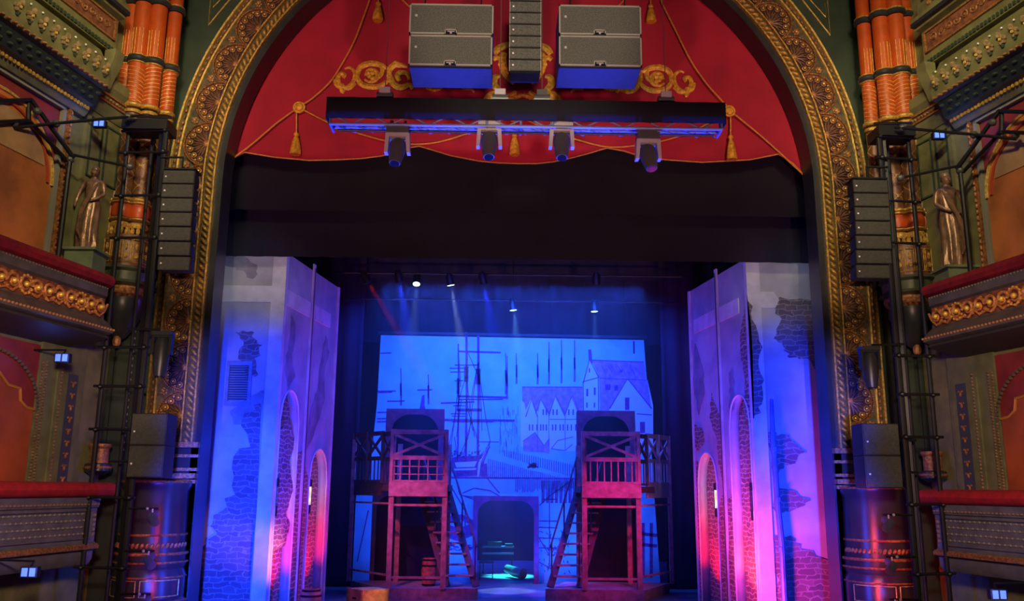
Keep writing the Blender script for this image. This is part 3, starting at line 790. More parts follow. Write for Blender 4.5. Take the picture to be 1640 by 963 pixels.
mb.add([p for r_ in rows for p in r_], [(j*nn_+i, j*nn_+i+1, (j+1)*nn_+i+1, (j+1)*nn_+i) for j in range(NR) for i in range(nn_-1)])
mb.build('cloth', VEL, g, 60, solid=.02)
def on_c(pts, d=.05): return [at(x, y, YC-d) for x, y in pts]
def smooth_path(pts, n=5):
    out = []; P = [pts[0]]+list(pts)+[pts[-1]]
    for i in range(1, len(P)-2):
        for k_ in range(n):
            t = k_/n; a, b, c, d = P[i-1], P[i], P[i+1], P[i+2]
            out.append(tuple(.5*(2*b[m]+(c[m]-a[m])*t+(2*a[m]-5*b[m]+4*c[m]-d[m])*t*t+(3*b[m]-a[m]-3*c[m]+d[m])*t**3) for m in (0, 1)))
    out.append(pts[-1]); return out
mb = MB(); mb.tube(on_c(edge_px, .03), .014, 6); mb.build('edge_braid', BRAID, g)
cords = [[(592, 0), (570, 60), (552, 95), (530, 130), (500, 158), (480, 170)], [(478, 172), (440, 200), (400, 234), (356, 266)],
         [(482, 174), (525, 196), (575, 214), (620, 226), (660, 231), (700, 228), (745, 215), (790, 198), (824, 183)],
         [(1060, 5), (1080, 45), (1105, 95), (1130, 132), (1150, 155), (1166, 172)], [(1170, 178), (1215, 215), (1250, 246), (1291, 284)],
         [(1162, 182), (1110, 210), (1060, 226), (1010, 234), (970, 235), (925, 224), (880, 208), (830, 186)], [(640, -5), (655, 10), (664, 16)], [(1005, -6), (990, 10), (980, 16)],
         [(592, 0), (600, -40)], [(1060, 5), (1050, -40)]]
for c in cords:
    mb = MB(); mb.tube(on_c(smooth_path(c), .07), .018, 6); mb.build('cord', BRAID, g)
def tassel(px, py, L, cordtop=None):
    t = at(px, py, YC-.10); b = at(px, py+L, YC-.10); h = (t-b).length
    mb = MB()
    c = (t.x, t.y, b.z)
    mb.lathe([(.02, h), (.045, h*.97), (.05, h*.88), (.03, h*.82), (.05, h*.72), (.075, h*.45), (.095, h*.12), (.10, 0), (.09, -.02)], c, 14, None, (9, .06))
    if cordtop: mb.tube([at(px, cordtop, YC-.08), t], .014, 6)
    mb.build('tassel', EMB, g)
tassel(475, 213, 33, 178); tassel(1170, 217, 37, 184); tassel(824, 214, 33, 190); tassel(606, 4, 28, -20); tassel(1042, 8, 26, -20)
for x, y in ((479, 172), (1168, 178), (824, 186)):
    mb = MB(); p = at(x, y, YC-.09); mb.ell(p, (.085, .05, .085), 14, 8)
    mb.tube([p+Vector((.10*math.cos(a), 0, .10*math.sin(a))) for a in [2*PI*i/16 for i in range(16)]], .02, 6, None, True)
    mb.build('cord_rosette', EMB, g)
# embroidered scrolls: tapering raised strokes
def stroke(mb, pts, r0, r1=None, d=.035):
    P = smooth_path(pts, 5); n = len(P); r1 = r0*.4 if r1 is None else r1
    rs = [(r1+(r0-r1)*math.sin(PI*min(1, .15+i/(n-1)*.85))) for i in range(n)]
    vs = [at(x, y, YC-d) for x, y in P]
    # flat ribbon with a rounded back
    L_, R_ = [], []
    for i, p in enumerate(vs):
        t = (vs[min(i+1, n-1)]-vs[max(i-1, 0)]).normalized(); nn = Vector((-t.z, 0, t.x))
        L_.append(p+nn*rs[i]); R_.append(p-nn*rs[i])
    mid = [p+Vector((0, -.02, 0)) for p in vs]
    mb.strip(L_, mid); mb.strip(mid, R_); mb.strip([p+Vector((0, .02, 0)) for p in L_], L_); mb.strip(R_, [p+Vector((0, .02, 0)) for p in R_])
def scroll_side(mx):
    m = lambda pts: [(mx(x), y+yo(x)) for x, y in pts]
    yo = (lambda x: 0) if mx(10) == 10 else (lambda x: 6)
    mb = MB()
    stroke(mb, m([(549, 108+17), (552, 120), (545, 118), (541, 126), (545, 138), (556, 140), (566, 130), (568, 116), (560, 108), (552, 110)]), .045)
    stroke(mb, m([(536, 127), (540, 136), (549, 140), (560, 141), (570, 134)]), .05)
    stroke(mb, m([(547, 134), (549, 145), (552, 148)]), .055)
    stroke(mb, m([(572, 124), (576, 109), (590, 102), (606, 103), (617, 108), (619, 106)]), .06)
    stroke(mb, m([(571, 122), (578, 134), (592, 139), (608, 138), (620, 130), (624, 120)]), .055)
    stroke(mb, m([(586, 122), (589, 114), (597, 112), (604, 118), (602, 128), (592, 131), (584, 127)]), .045)
    stroke(mb, m([(604, 126), (611, 118), (612, 109), (606, 104)]), .045)
    stroke(mb, m([(622, 124), (624, 112), (632, 104), (645, 105), (653, 107)]), .06)
    stroke(mb, m([(624, 120), (630, 135), (642, 140), (655, 136), (661, 143)]), .06)
    stroke(mb, m([(641, 130), (636, 122), (641, 116), (652, 118), (655, 128)]), .05)
    stroke(mb, m([(632, 103), (634, 101), (640, 104)]), .05)
    for cx_, cy_ in ((592, 122), (597, 117), (590, 117), (597, 125)):
        p = at(mx(cx_), cy_+yo(cx_), YC-.05); mb.ell(p, (.05, .02, .05), 10, 6)
    return mb
scroll_side(lambda x: x).build('gold_scroll', EMB, g)
scroll_side(lambda x: 1648-x).build('gold_scroll', EMB, g)
mb = MB()   # central cartouche
for m in (lambda x: x, lambda x: 1674-x):
    f = lambda pts: [(m(x), y) for x, y in pts]
    stroke(mb, f([(791, 87), (798, 78), (812, 72), (820, 70)]), .07)
    stroke(mb, f([(790, 96), (796, 92), (802, 97)]), .05)
    stroke(mb, f([(800, 145), (791, 135), (793, 124), (801, 122)]), .07)
    stroke(mb, f([(866, 84), (869, 92), (868, 108), (862, 122), (850, 134)]), .075)
    stroke(mb, f([(876, 102), (868, 104), (862, 112)]), .05)
    stroke(mb, f([(776, 165), (786, 154), (800, 152), (815, 156), (837, 152)]), .09)
    stroke(mb, f([(798, 148), (812, 158), (826, 146)]), .07)
    stroke(mb, f([(849, 154), (852, 163), (848, 166)]), .045)
    stroke(mb, f([(682, 141), (697, 144), (708, 141)]), .03)
    stroke(mb, f([(740, 143), (753, 142), (760, 148)]), .03)
mb.build('gold_cartouche', EMB, g)
# ================================================================== BLACK BORDERS, LEGS
def drape(name, x0, x1, z0, z1, y, label, amp=.03, m=BLACK, group=None):
    mb = MB(); n = max(8, int(abs(x1-x0)*10)); a = []; b = []
    for i in range(n+1):
        x = x0+(x1-x0)*i/n; yy = y+amp*math.sin(i*1.25)+amp*.5*math.sin(i*.43)
        a.append(Vector((x, yy, z0))); b.append(Vector((x, yy, z1)))
    mb.strip(a, b); o = mb.build(name, m, None, 60, solid=.012); return tag(o, label, 'curtain', group)
drape('black_border', -6.6, 6.6, 7.45, 13.6, 15.75, 'first black border hanging just below the red pelmet', .015, group='black borders')
drape('black_border', -6.6, 6.6, 6.66, 13.6, 16.15, 'second lower black border above the painted house fronts', .015, group='black borders')
drape('black_border', -6.9, 6.9, 7.9, 13.6, 22.9, 'far black border high above the harbour backcloth', .03, BLUEBLK, group='black borders')
NAVY = mat('navy_masking', (.022, .022, .05), .95, 0, .35, .8)
for s in (-1, 1):
    drape('masking_curtain', s*3.85, s*7.0, 0, 13.6, 22.3, 'dark masking leg curtain beside the %s edge of the harbour backcloth' % side_word(s), .05, NAVY, 'masking legs')
drape('masking_backing', -6.9, 6.9, 6.3, 13.6, 23.9, 'dark blue masking curtain above and behind the harbour backcloth', .04, NAVY)
# ================================================================== PAINTED HOUSES
def HX(Y): return 4.5-.155*(Y-16.5)
def house(s):
    W = side_word(s)
    g = empty('painted_house_flat', (s*4.5, 16.5, 0), 'tall painted plaster and stone house front with arched niches at the %s of the stage' % W, 'scenery', 'painted house flats')
    F = lambda x, z, d=0: Vector((s*x, 16.5-d, z))
    SD = Vector((-s*.155, 1, 0)).normalized(); SN = Vector((-s*SD.y, -s*(-SD.x)*-1, 0))
    SN = Vector((-SD.y*s, SD.x*s, 0)) if s > 0 else Vector((SD.y, -SD.x, 0))
    def K(Y, z, w=0): return Vector((s*HX(Y), Y, z)) + SN*w
    # front wall
    mb = MB(); mb.prism([F(4.5, 0), F(6.7, 0), F(6.7, 6.84), F(4.5, 6.84)], (0, .08, 0)); mb.build('front_wall', PLAS, g)
    mb = MB(); mb.prism([F(4.46, 0, .03), F(4.72, 0, .03), F(4.72, 6.86, .03), F(4.46, 6.86, .03)], (0, .03, 0))
    mb.prism([F(4.72, 5.84, .025), F(6.7, 5.84, .025), F(6.7, 6.16, .025), F(4.72, 6.16, .025)] if s < 0 else [F(4.72, 5.84, .025), F(5.0, 5.84, .025), F(5.08, 6.0, .025), F(4.98, 6.16, .025), F(4.72, 6.16, .025)], (0, .025, 0))
    mb.prism([F(4.46, 6.80, .05), F(6.7, 6.80, .05), F(6.7, 6.88, .05), F(4.46, 6.88, .05)], (0, .12, 0))
    mb.build('front_post_and_beam', BEAM, g)
    # side wall with two arched niches: columns of quads round the openings
    nich = [(16.68, 17.62, 4.22), (18.36, 19.38, 3.16)]
    mb = MB()
    def arch_z(Y, n): a, b, t = n; h = (b-a)/2; c = (a+b)/2; q = min(1, abs(Y-c)/h); return t-.62*(1-math.sqrt(max(0, 1-q*q)))
    def slab(Y0, Y1, zf0, zf1):
        a = [K(Y0, zf0(Y0)), K(Y1, zf0(Y1)), K(Y1, 6.84), K(Y0, 6.84)]; mb.prism(a, -SN*.06)
    zero = lambda Y: 0
    slab(16.5, nich[0][0], zero, None); slab(nich[0][1], nich[1][0], zero, None); slab(nich[1][1], 19.6, zero, None)
    for n_ in nich:
        N = 14
        for i in range(N):
            Y0 = n_[0]+(n_[1]-n_[0])*i/N; Y1 = n_[0]+(n_[1]-n_[0])*(i+1)/N
            slab(Y0, Y1, lambda Y: arch_z(Y, n_), None)
    mb.build('side_wall', PLAS, g)
    for q, n_ in enumerate(nich):   # niche linings and backs
        mb = MB(); D = .17
        outl = [(n_[0], 0)]+[(n_[0]+(n_[1]-n_[0])*i/14, arch_z(n_[0]+(n_[1]-n_[0])*i/14, n_)) for i in range(15)]+[(n_[1], 0)]
        mb.strip([K(Y, z, .0) for Y, z in outl], [K(Y, z, -D) for Y, z in outl]); mb.build('niche_reveal', PLAS, g, solid=.02)
        mb = MB(); mb.prism([K(Y, z, -D) for Y, z in outl], -SN*.04); mb.build('niche_back', STN_Y, g)
        mb = MB(); mb.tube([K(Y, z, .015) for Y, z in outl], .022, 4); mb.build('niche_edge', BEAM, g)
    # raised boards on the side
    mb = MB()
    for a in (((16.5, 16.62), (0, 6.86)), ((17.94, 18.06), (0, 6.98)), ((19.5, 19.6), (0, 6.84))):
        mb.prism([K(a[0][0], a[1][0], .03), K(a[0][1], a[1][0], .03), K(a[0][1], a[1][1], .03), K(a[0][0], a[1][1], .03)], -SN*.03)
    for y0, y1 in ((16.62, 17.9), (18.06, 19.1)) if s < 0 else ((16.95, 17.9), (18.1, 19.3)):
        mb.prism([K(y0, 5.82, .025), K(y1, 5.82, .025), K(y1, 6.13, .025), K(y0, 6.13, .025)], -SN*.025)
    mb.build('side_boards', BEAM, g)
    mb = MB(); mb.prism([K(18.0, 0, .04), K(18.03, 0, .04), K(18.03, 6.9, .04), K(18.0, 6.9, .04)], -SN*.012); mb.build('side_seam', mat('seam_dark', (.06, .04, .04), .8), g)
    # patches of exposed stone with ragged outlines
    rr = random.Random(11+s)
    def ragged(loop, n=4, a=.05):
        out = []
        for i in range(len(loop)):
            p, q = loop[i], loop[(i+1) % len(loop)]
            for k_ in range(n):
                t = k_/n; out.append((p[0]+(q[0]-p[0])*t+(rr.random()-.5)*a*2, p[1]+(q[1]-p[1])*t+(rr.random()-.5)*a))
        return out
    def patch_f(loop, m=STN_X, d=.012, a=.05, label=None):
        mb = MB(); pts = ragged([(max(4.5, p[0]), p[1]) for p in loop], 4, a); mb.prism([F(min(6.69, max(4.47, x)), max(.01, z), d) for x, z in pts], (0, d, 0)); mb.build('stone_patch', m, g)
    def patch_k(loop, m=STN_Y, d=.012, a=.05):
        mb = MB(); pts = ragged(loop, 4, a); mb.prism([K(min(19.59, max(16.5, Y)), max(.01, z), d) for Y, z in pts], -SN*d); mb.build('stone_patch', m, g)
    if s < 0:
        patch_f([(5.35, 5.25), (5.05, 5.28), (4.95, 5.1), (4.85, 4.95), (4.95, 4.7), (4.9, 4.45), (5.05, 4.35), (5.12, 4.6), (5.3, 4.75), (5.2, 5.0)])
        patch_f([(5.1, 3.6), (4.76, 3.95), (4.74, .01), (6.6, .01), (6.6, .5), (6.0, .75), (5.6, 1.2), (5.45, 1.6), (5.5, 1.9), (5.15, 2.2), (5.25, 2.9), (5.0, 3.1)], a=.09)
        patch_f([(6.69, 1.75), (6.0, 1.7), (5.78, 1.5), (5.86, 1.2), (5.95, .85), (6.69, .9)])
        patch_f([(4.98, 4.05), (4.75, 4.15), (4.75, 3.5), (5.25, 3.5), (5.35, 3.75)], PLASD, .008, .02)
        patch_f([(5.75, 6.6), (5.4, 6.5), (5.1, 6.3), (5.0, 6.5), (5.3, 6.75), (5.7, 6.75)], PLASD, .006)
        patch_k([(16.66, 3.4), (17.1, 3.65), (17.5, 3.3), (17.3, 2.9), (17.55, 2.3), (17.3, 1.9), (17.5, 1.6), (17.3, 1.3), (16.65, 1.2)])
        patch_k([(16.9, 5.7), (17.2, 5.5), (17.1, 4.9), (17.3, 4.5), (17.0, 4.2), (16.75, 4.6), (16.9, 5.1)], PLASD)
        patch_k([(18.9, 5.6), (19.15, 5.3), (18.95, 4.8), (19.0, 4.2), (18.5, 3.4), (18.1, 3.1), (18.2, 3.8), (18.6, 4.4), (18.7, 5.1)], PLASD)
        patch_k([(17.66, 3.0), (17.9, 3.1), (17.92, .05), (17.7, .05)]); patch_k([(18.08, 2.9), (18.3, 2.6), (18.3, .05), (18.08, .05)])
    else:
        patch_f([(5.1, 6.05), (5.7, 6.0), (6.69, 5.9), (6.69, 3.6), (6.3, 4.0), (5.9, 4.55), (5.5, 4.85), (5.2, 4.9), (5.15, 5.1), (5.0, 5.25), (5.12, 5.6), (4.98, 5.8)], a=.07)
        patch_f([(4.74, 3.45), (5.1, 3.4), (5.4, 3.1), (5.2, 2.9), (5.0, 2.8), (4.76, 2.6)])
        patch_f([(4.76, 2.45), (5.2, 2.35), (5.45, 2.2), (5.2, 2.05), (4.8, 1.95)])
        patch_f([(4.76, 1.6), (5.1, 1.55), (5.25, 1.35), (5.8, 1.1), (6.05, 1.0), (5.8, .8), (5.9, .6), (6.4, .45), (6.69, .4), (6.69, .01), (4.8, .01), (4.74, .8)], a=.08)
        patch_k([(16.52, 6.1), (16.75, 5.7), (16.95, 5.2), (16.9, 4.7), (16.8, 4.2), (16.95, 3.9), (16.7, 3.5), (16.52, 3.9), (16.50, 5.0)], d=.02)
        mb = MB(); pts = ragged([(4.46, 6.1), (4.56, 5.6), (4.66, 5.2), (4.64, 4.7), (4.68, 4.2), (4.56, 3.8), (4.46, 3.7)], 4, .05); mb.prism([F(max(4.455, x), z, .045) for x, z in pts], (0, .014, 0)); mb.build('stone_patch', STN_X, g)
        patch_k([(17.35, 4.8), (17.55, 4.7), (17.55, 4.2), (17.65, 3.9), (17.4, 3.95), (17.3, 4.4)], PLASD)
        patch_k([(18.5, 4.4), (18.2, 4.0), (18.08, 3.6), (18.08, 2.6), (18.25, 2.9), (18.3, 3.4), (18.6, 3.9)])
        patch_k([(19.3, 5.6), (18.9, 5.0), (18.9, 4.4), (19.2, 4.0), (19.5, 4.6)], PLASD)
        patch_k([(19.55, 3.8), (19.1, 3.7), (18.95, 3.4), (19.3, 3.2), (19.55, 3.3)])
        patch_k([(17.66, 2.3), (17.9, 2.2), (17.92, .05), (17.66, .05)]); patch_k([(18.08, 2.3), (18.33, 2.1), (18.33, .05), (18.08, .05)])
        patch_k([(19.42, 3.0), (19.58, 3.0), (19.58, .05), (19.42, .05)])
    # braces behind keep the flat standing
    mb = MB()
    for x in (4.9, 6.2): mb.bar((s*x, 16.62, 4.5), (s*x, 18.1, .02), .06); mb.bar((s*x, 16.62, .04), (s*x, 18.1, .04), .06)
    mb.build('stage_brace', WOODB, g)
    # lanterns
    for q, (Yl, n_) in enumerate(((16.74, nich[0]), (18.46, nich[1]))):
        l = empty('wall_lantern', K(Yl, 1.8, -.02), None, 'lantern', 'wall lanterns in the niches')
        where = 'front' if q == 0 else 'rear'
        l['label'] = 'narrow black wall lantern inside the %s niche of the %s painted house' % (where, W)
        c = K(Yl, 0, -.04)
        mb = MB()
        mb.box((c.x-.07, c.y-.07, 1.84), (c.x+.07, c.y+.07, 2.02)); mb.box((c.x-.075, c.y-.075, 2.38), (c.x+.075, c.y+.075, 2.50))
        for ex in (-.065, .065):
            for ey in (-.065, .065): mb.box((c.x+ex-.008, c.y+ey-.008, 2.0), (c.x+ex+.008, c.y+ey+.008, 2.4))
        mb.prism([Vector((c.x-.075, c.y-.075, 2.5)), Vector((c.x+.075, c.y-.075, 2.5)), Vector((c.x+.075, c.y+.075, 2.5)), Vector((c.x-.075, c.y+.075, 2.5))], (0, 0, .03))
        mb.bar((c.x, c.y, 2.45), K(Yl, 2.45, -.17), .03); mb.bar((c.x, c.y, 1.9), K(Yl, 1.9, -.17), .03); mb.build('lantern_case', BLKM, l)
        on = (s > 0 and q == 1) or s < 0
        mb = MB(); mb.box((c.x-.055, c.y-.055, 2.02), (c.x+.055, c.y+.055, 2.38)); mb.build('lantern_glass', WARML if on else mat('unlit_glass', (.10, .05, .03), .2), l)
        if on: point('lantern_light', (c.x, c.y+.17, 2.2), 6, (1, .80, .42), .05)
    # red footlights inside the niches
    for q, n_ in enumerate(nich):
        c = K((n_[0]+n_[1])/2, .12, -.18)
        c = K((n_[0]+n_[1])/2-.1, .08, .42); e = K((n_[0]+n_[1])/2+.05, 1.7, -.17)
        spot('niche_light', c, e, 420 if s > 0 else 300, (1, .085, .012) if s > 0 and q == 0 else (1, .012, .05) if q else (1, .02, .22), 72, 1, .05)
    return g
hl = house(-1); hr = house(1)
# louvred shutter on the left house, drainpipe on the right one
sh = empty('louvred_shutter', (-5.22, 16.45, 4.25), 'blue louvred window shutter on the left painted house front', 'shutter')
mb = MB(); X0, X1, Z0, Z1 = -5.46, -4.98, 3.85, 4.69
for a in ((X0, X0+.06, Z0, Z1), (X1-.06, X1, Z0, Z1), (X0+.0605, X1-.0605, Z0, Z0+.08), (X0+.0605, X1-.0605, Z1-.08, Z1)): mb.box((a[0], 16.44, a[2]), (a[1], 16.495, a[3]))
mb.build('shutter_frame', mat('shutter_paint', (.16, .22, .30), .7, 0, .2, 6), sh)
mb = MB()
for i in range(15):
    z = Z0+.10+i*.045; mb.hexa([(X0+.05, 16.43, z), (X1-.05, 16.43, z), (X1-.05, 16.47, z+.03), (X0+.05, 16.47, z+.03), (X0+.05, 16.43, z+.008), (X1-.05, 16.43, z+.008), (X1-.05, 16.47, z+.038), (X0+.05, 16.47, z+.038)])
mb.build('louvre_slats', mat('shutter_slats', (.10, .15, .20), .7), sh)
mb = MB(); mb.tube([at(1236, 640, 16.42), at(1238, 700, 16.42), at(1245, 800, 16.42), at(1253, 880, 16.42), at(1258, 985, 16.42)], [.03, .05, .055, .06, .06], 10)
for y in (720, 800, 880): p = at(1238+(y-690)*.075, y, 16.42); mb.lathe([(.07, -.04), (.07, .04)], p, 10)
tag(mb.build('drainpipe', mat('pipe_blue', (.035, .12, .30), .5, 0, .2, 5)), 'slim blue drainpipe running down the right painted house front', 'pipe')
# ================================================================== HARBOUR BACKCLOTH
YB = 23.5
b = empty('harbour_backcloth', (0, YB, 0), 'pale harbour backcloth with engraved tall ships, gabled warehouses and picket fences', 'backdrop')
B = lambda x, y, d=0: at(x, y, YB-d)
out = [(610, 537), (1031, 545), (1040, 665), (1048, 797), (1058, 940), (855, 940), (856, 803), (765, 801), (763, 940), (554, 940), (566, 830), (572, 785), (590, 783), (598, 700), (604, 645)]
mb = MB(); mb.prism([B(*p) for p in out], (0, .02, 0)); mb.build('cloth', PAPER, b)
mb = MB(); mb.bar(B(606, 533), B(1036, 541), .09, .07, k=0)
for x in (640, 760, 880, 1000): mb.tube([B(x, 535), B(x, 535)+Vector((0, 0, 6.5))], .008, 4)
mb.build('batten', BLKM, b)
ink = MB(); washm = MB(); lw = MB(); pap = MB()
def ln(pts, wd=1.6, m=None, d=.006, jit=0):
    m = m or ink; P = [B(x+(random.random()-.5)*jit, y+(random.random()-.5)*jit, d) for x, y in pts]; sc_ = wd*.0125
    L_, R_ = [], []
    for i, p in enumerate(P):
        t = (P[min(i+1, len(P)-1)]-P[max(i-1, 0)]).normalized(); n_ = Vector((-t.z, 0, t.x))*sc_; L_.append(p+n_); R_.append(p-n_)
    m.strip(L_, R_)
def fill(pts, m, d=.003): m.add([B(x, y, d) for x, y in pts], [tuple(range(len(pts)))])
# hazy distance washes
fill([(836, 620), (933, 620), (934, 700), (838, 700)], washm)
# main building right
fill([(948, 577), (1031, 580), (1035, 609), (960, 606)], washm); fill([(960, 606), (1035, 609), (1040, 650), (1044, 705), (962, 700)], washm, .0028)
fill([(1005, 607), (1037, 609), (1046, 650), (1046, 720), (960, 720), (976, 655)], pap, .004)
fill([(933, 608), (944, 577), (958, 605), (958, 700), (935, 700)], pap, .0045)
ln([(934, 614), (944, 576), (959, 605)], 1.2); ln([(1031, 580), (948, 577)], 1); ln([(933, 612), (958, 605)], 1); ln([(976, 655), (1005, 607), (1044, 655)], 1.4); fill([(1005, 607), (1037, 609), (1043, 655)], washm, .0046); ln([(1020, 663), (1044, 665)], 1)
ln([(934, 614), (935, 700)], .8); ln([(958, 605), (959, 700)], .8); ln([(960, 606), (1035, 609)], .8)
fill([(942, 560), (947, 560), (949, 584), (943, 580)], ink)
for x, y, w_, h in ((939, 623, 3, 12), (951, 621, 3, 12), (939, 645, 2, 8), (951, 645, 2, 8), (969, 616, 9, 9), (984, 617, 6, 9), (1001, 637, 7, 20), (1025, 676, 8, 18), (992, 593, 5, 4), (943, 590, 2, 7)):
    fill([(x, y), (x+w_, y), (x+w_, y+h), (x, y+h)], ink, .007)
for i in range(26): x = 962+random.random()*68; ln([(x, 582+random.random()*8), (x+8, 596+random.random()*8)], .35, ink, .0055)
# gabled row
fill([(834, 664), (834, 640), (842, 648), (850, 632), (862, 660), (866, 640), (880, 667), (888, 634), (904, 667), (913, 633), (928, 665), (934, 660), (934, 722), (905, 724), (884, 720), (834, 716)], pap, .0035)
fill([(836, 620), (933, 620), (934, 652), (926, 664), (916, 638), (902, 660), (890, 634), (878, 660), (866, 638), (858, 662), (850, 640), (842, 658)], washm, .0042)
for gx, gy, l, r_, by in ((852, 638, 842, 861, 668), (866, 640, 858, 879, 662), (890, 633, 879, 905, 666), (917, 632, 905, 929, 664)):
    ln([(l, by), (gx, gy), (r_, by)], 1.1); ln([(r_, by), (r_, by+55)], .6)
    if gx > 870: fill([(gx, gy+1), (r_+12, gy+1), (r_+12, gy+6), (r_, by-1)], ink, .0043) if False else None
fill([(868, 637), (889, 637), (880, 662)], washm, .0046); fill([(892, 632), (916, 632), (905, 664)], washm, .0046)
ln([(880, 672), (934, 672)], .7); ln([(836, 620), (933, 620)], .8)
for x in (848, 853, 860, 866, 870, 875, 885, 890, 897, 902, 909, 915, 922, 928):
    ln([(x, 680), (x, 690)], 1.3)
for x in (870, 875, 886, 892, 911, 918): ln([(x, 656), (x, 665)], 1.4)
# small sheds
fill([(838, 723), (838, 707), (857, 693), (871, 714), (871, 725)], ink if False else washm, .005); fill([(871, 714), (880, 703), (880, 727), (871, 725)], washm, .005)
ln([(838, 707), (857, 693), (871, 714), (880, 703)], 1)
fill([(883, 719), (893, 706), (918, 700), (917, 712), (905, 722)], pap, .005); ln([(883, 719), (893, 706), (918, 700)], .8); ln([(883, 719), (905, 722), (917, 712)], .8)
# distant masts
for x, y0, y1 in ((810, 566, 632), (812, 570, 640), (827, 566, 615), (861, 566, 616), (879, 548, 616), (899, 544, 614), (920, 545, 612), (1015, 546, 560), (642, 590, 650), (686, 600, 648)):
    ln([(x, y0), (x+.6, (y0+y1)/2), (x, y1)], .9, jit=.6); ln([(x, y0+10), (x+1.6, y1)], .35); ln([(x, y0+14), (x-1.4, y1)], .3)
    ln([(x, (y0+y1)/2-6), (x+.4, (y0+y1)/2+14)], 2.0, jit=.5)
for x0, y0, x1 in ((609, 566, 627), (605, 627, 634), (606, 629, 628), (620, 643, 648), (604, 661, 620), (604, 671, 620), (604, 676, 620), (668, 625, 692)): ln([(x0, y0), (x1, y0-.5)], 1.4)
# main ship: masts, yards, shrouds, hull
for x, y0, y1, w_ in ((734, 551, 738, 1.6), (747, 532, 738, 2.4), (766, 536, 738, 2.6)):
    ln([(x, y0), (x+.5, (y0+y1)/2), (x-1, y1)], w_); ln([(x, y0+55), (x-.5, y0+80)], w_*2)
for x0, x1, y, w_, dy in ((735, 802, 563, 2.0, 2), (720, 750, 590, 1.2, 0), (728, 768, 585, 1.3, 0), (721, 747, 596, 1.1, 0), (728, 742, 610, 1.1, 0), (733, 812, 635, 2.2, 2), (735, 806, 640, 1.3, 0), (706, 760, 646, 1.6, -2), (726, 745, 650, 1, 0), (732, 772, 657, 3.0, 0), (712, 824, 673, 2.4, 1), (724, 790, 676, 1.1, 0), (722, 745, 663, 1.2, 0), (724, 745, 667, 1.0, 0), (768, 799, 708, .8, 0)):
    ln([(x0, y), (x1, y+dy)], w_)
for p in ([(747, 600), (735, 640), (722, 700), (717, 722)], [(747, 600), (752, 650), (760, 700)], [(766, 580), (757, 625), (752, 660)], [(766, 580), (770, 640), (772, 690)], [(766, 590), (778, 670), (785, 706), (778, 722), (770, 735)],
          [(756, 672), (745, 710), (735, 735)], [(734, 620), (727, 680), (722, 715)], [(750, 660), (760, 690), (768, 715)], [(734, 560), (738, 620)], [(728, 700), (733, 738)], [(747, 560), (765, 600)], [(747, 640), (757, 690)],
          [(739, 640), (731, 700)], [(762, 600), (752, 690), (742, 730)]):
    ln(p, .8)
for i in range(60):
    x = 722+random.random()*46; y = 722+random.random()*14; ln([(x, y), (x+4*random.random(), y-3+6*random.random())], .9)
fill([(719, 736), (729, 732), (768, 730), (774, 724), (783, 712), (785, 716), (776, 738), (771, 762), (728, 764), (720, 750)], ink, .0045)
fill([(728, 741), (764, 739), (760, 748), (731, 749)], pap, .0055); fill([(726, 751), (763, 750), (762, 753), (727, 754)], pap, .0055)
fill([(776, 722), (784, 712), (779, 726), (770, 745), (767, 764), (764, 764), (766, 742)], pap, .0056); ln([(785, 706), (783, 716), (771, 740), (768, 764)], 1.0, d=.007)
fill([(770, 764), (772, 744), (780, 742), (781, 764)], ink, .0044)
# pier and picket fences
fill([(780, 745), (800, 748), (935, 765), (935, 770), (715, 766), (715, 764)], lw, .003)
for i in range(34): x = 808+i*3.6; y = 721+i*.78; ln([(x, y), (x, y+10+i*.35)], .8)
for i in range(34): x = 782+i*3.2; y = 733+i*.85; ln([(x, y+2), (x+.3, 766)], .7)
for i in range(18): ln([(846+random.random()*16, 741+random.random()*6), (844+random.random()*20, 747+random.random()*4)], 1.1)
ln([(714, 765), (936, 767)], 1.6)
for i in range(40): x = 826+i*2.7; ln([(x, 768), (x, 782+random.random()*8)], .9)
for p in ([(716, 768), (757, 840)], [(780, 766), (800, 790)], [(730, 766), (736, 792), (758, 800)], [(864, 810), (880, 795), (918, 768)], [(880, 770), (880, 905)], [(868, 800), (893, 800)], [(862, 835), (895, 835)], [(862, 845), (893, 846)], [(862, 862), (893, 863)], [(862, 878), (893, 878)],
          [(741, 790), (760, 782), (785, 786), (800, 795)], [(745, 795), (770, 798), (790, 796)], [(572, 900), (590, 818)], [(745, 812), (745, 900)], [(862, 860), (880, 890)], [(862, 900), (890, 915)]):
    ln(p, 1.1)
for i in range(26): x = 868+i*2.4; ln([(x, 770), (x-(i % 3), 806)], .9)
for i in range(70):
    x = 862+random.random()*50; y = 850+random.random()*70; ln([(x, y), (x+8*(random.random()-.5), y+12*(random.random()-.5))], .9)
for i in range(30):
    x = 705+random.random()*45; y = 870+random.random()*12; ln([(x, y), (x+9, y+.5)], .9)
fill([(706, 858), (722, 826), (740, 824), (762, 836), (758, 858), (735, 868)], ink, .004); fill([(716, 840), (735, 832), (752, 840), (735, 846)], lw, .006)
for p in ([(1030, 838), (1030, 925)], [(1043, 838), (1043, 925)], [(1024, 855), (1052, 858)], [(1024, 872), (1052, 875)]): ln(p, 3.2)
for i in range(60):   # fine water and sky hatching
    x = 800+random.random()*30; y = 650+random.random()*70; ln([(x, y), (x+.5, y+6+random.random()*10)], .35)
# steep prow at the left, in front of the masts
fill([(667, 670), (672, 655), (676, 634), (680, 632), (680, 650), (686, 672)], ink, .006)
for m_, mt, nm in ((ink, INK, 'ink_drawing'), (washm, WASH, 'roof_wash'), (lw, WASH2, 'light_wash'), (pap, mat('pale_paint', (.80, .80, .78), .9), 'pale_housefronts')):
    m_.build(nm, mt, b, smooth=None)
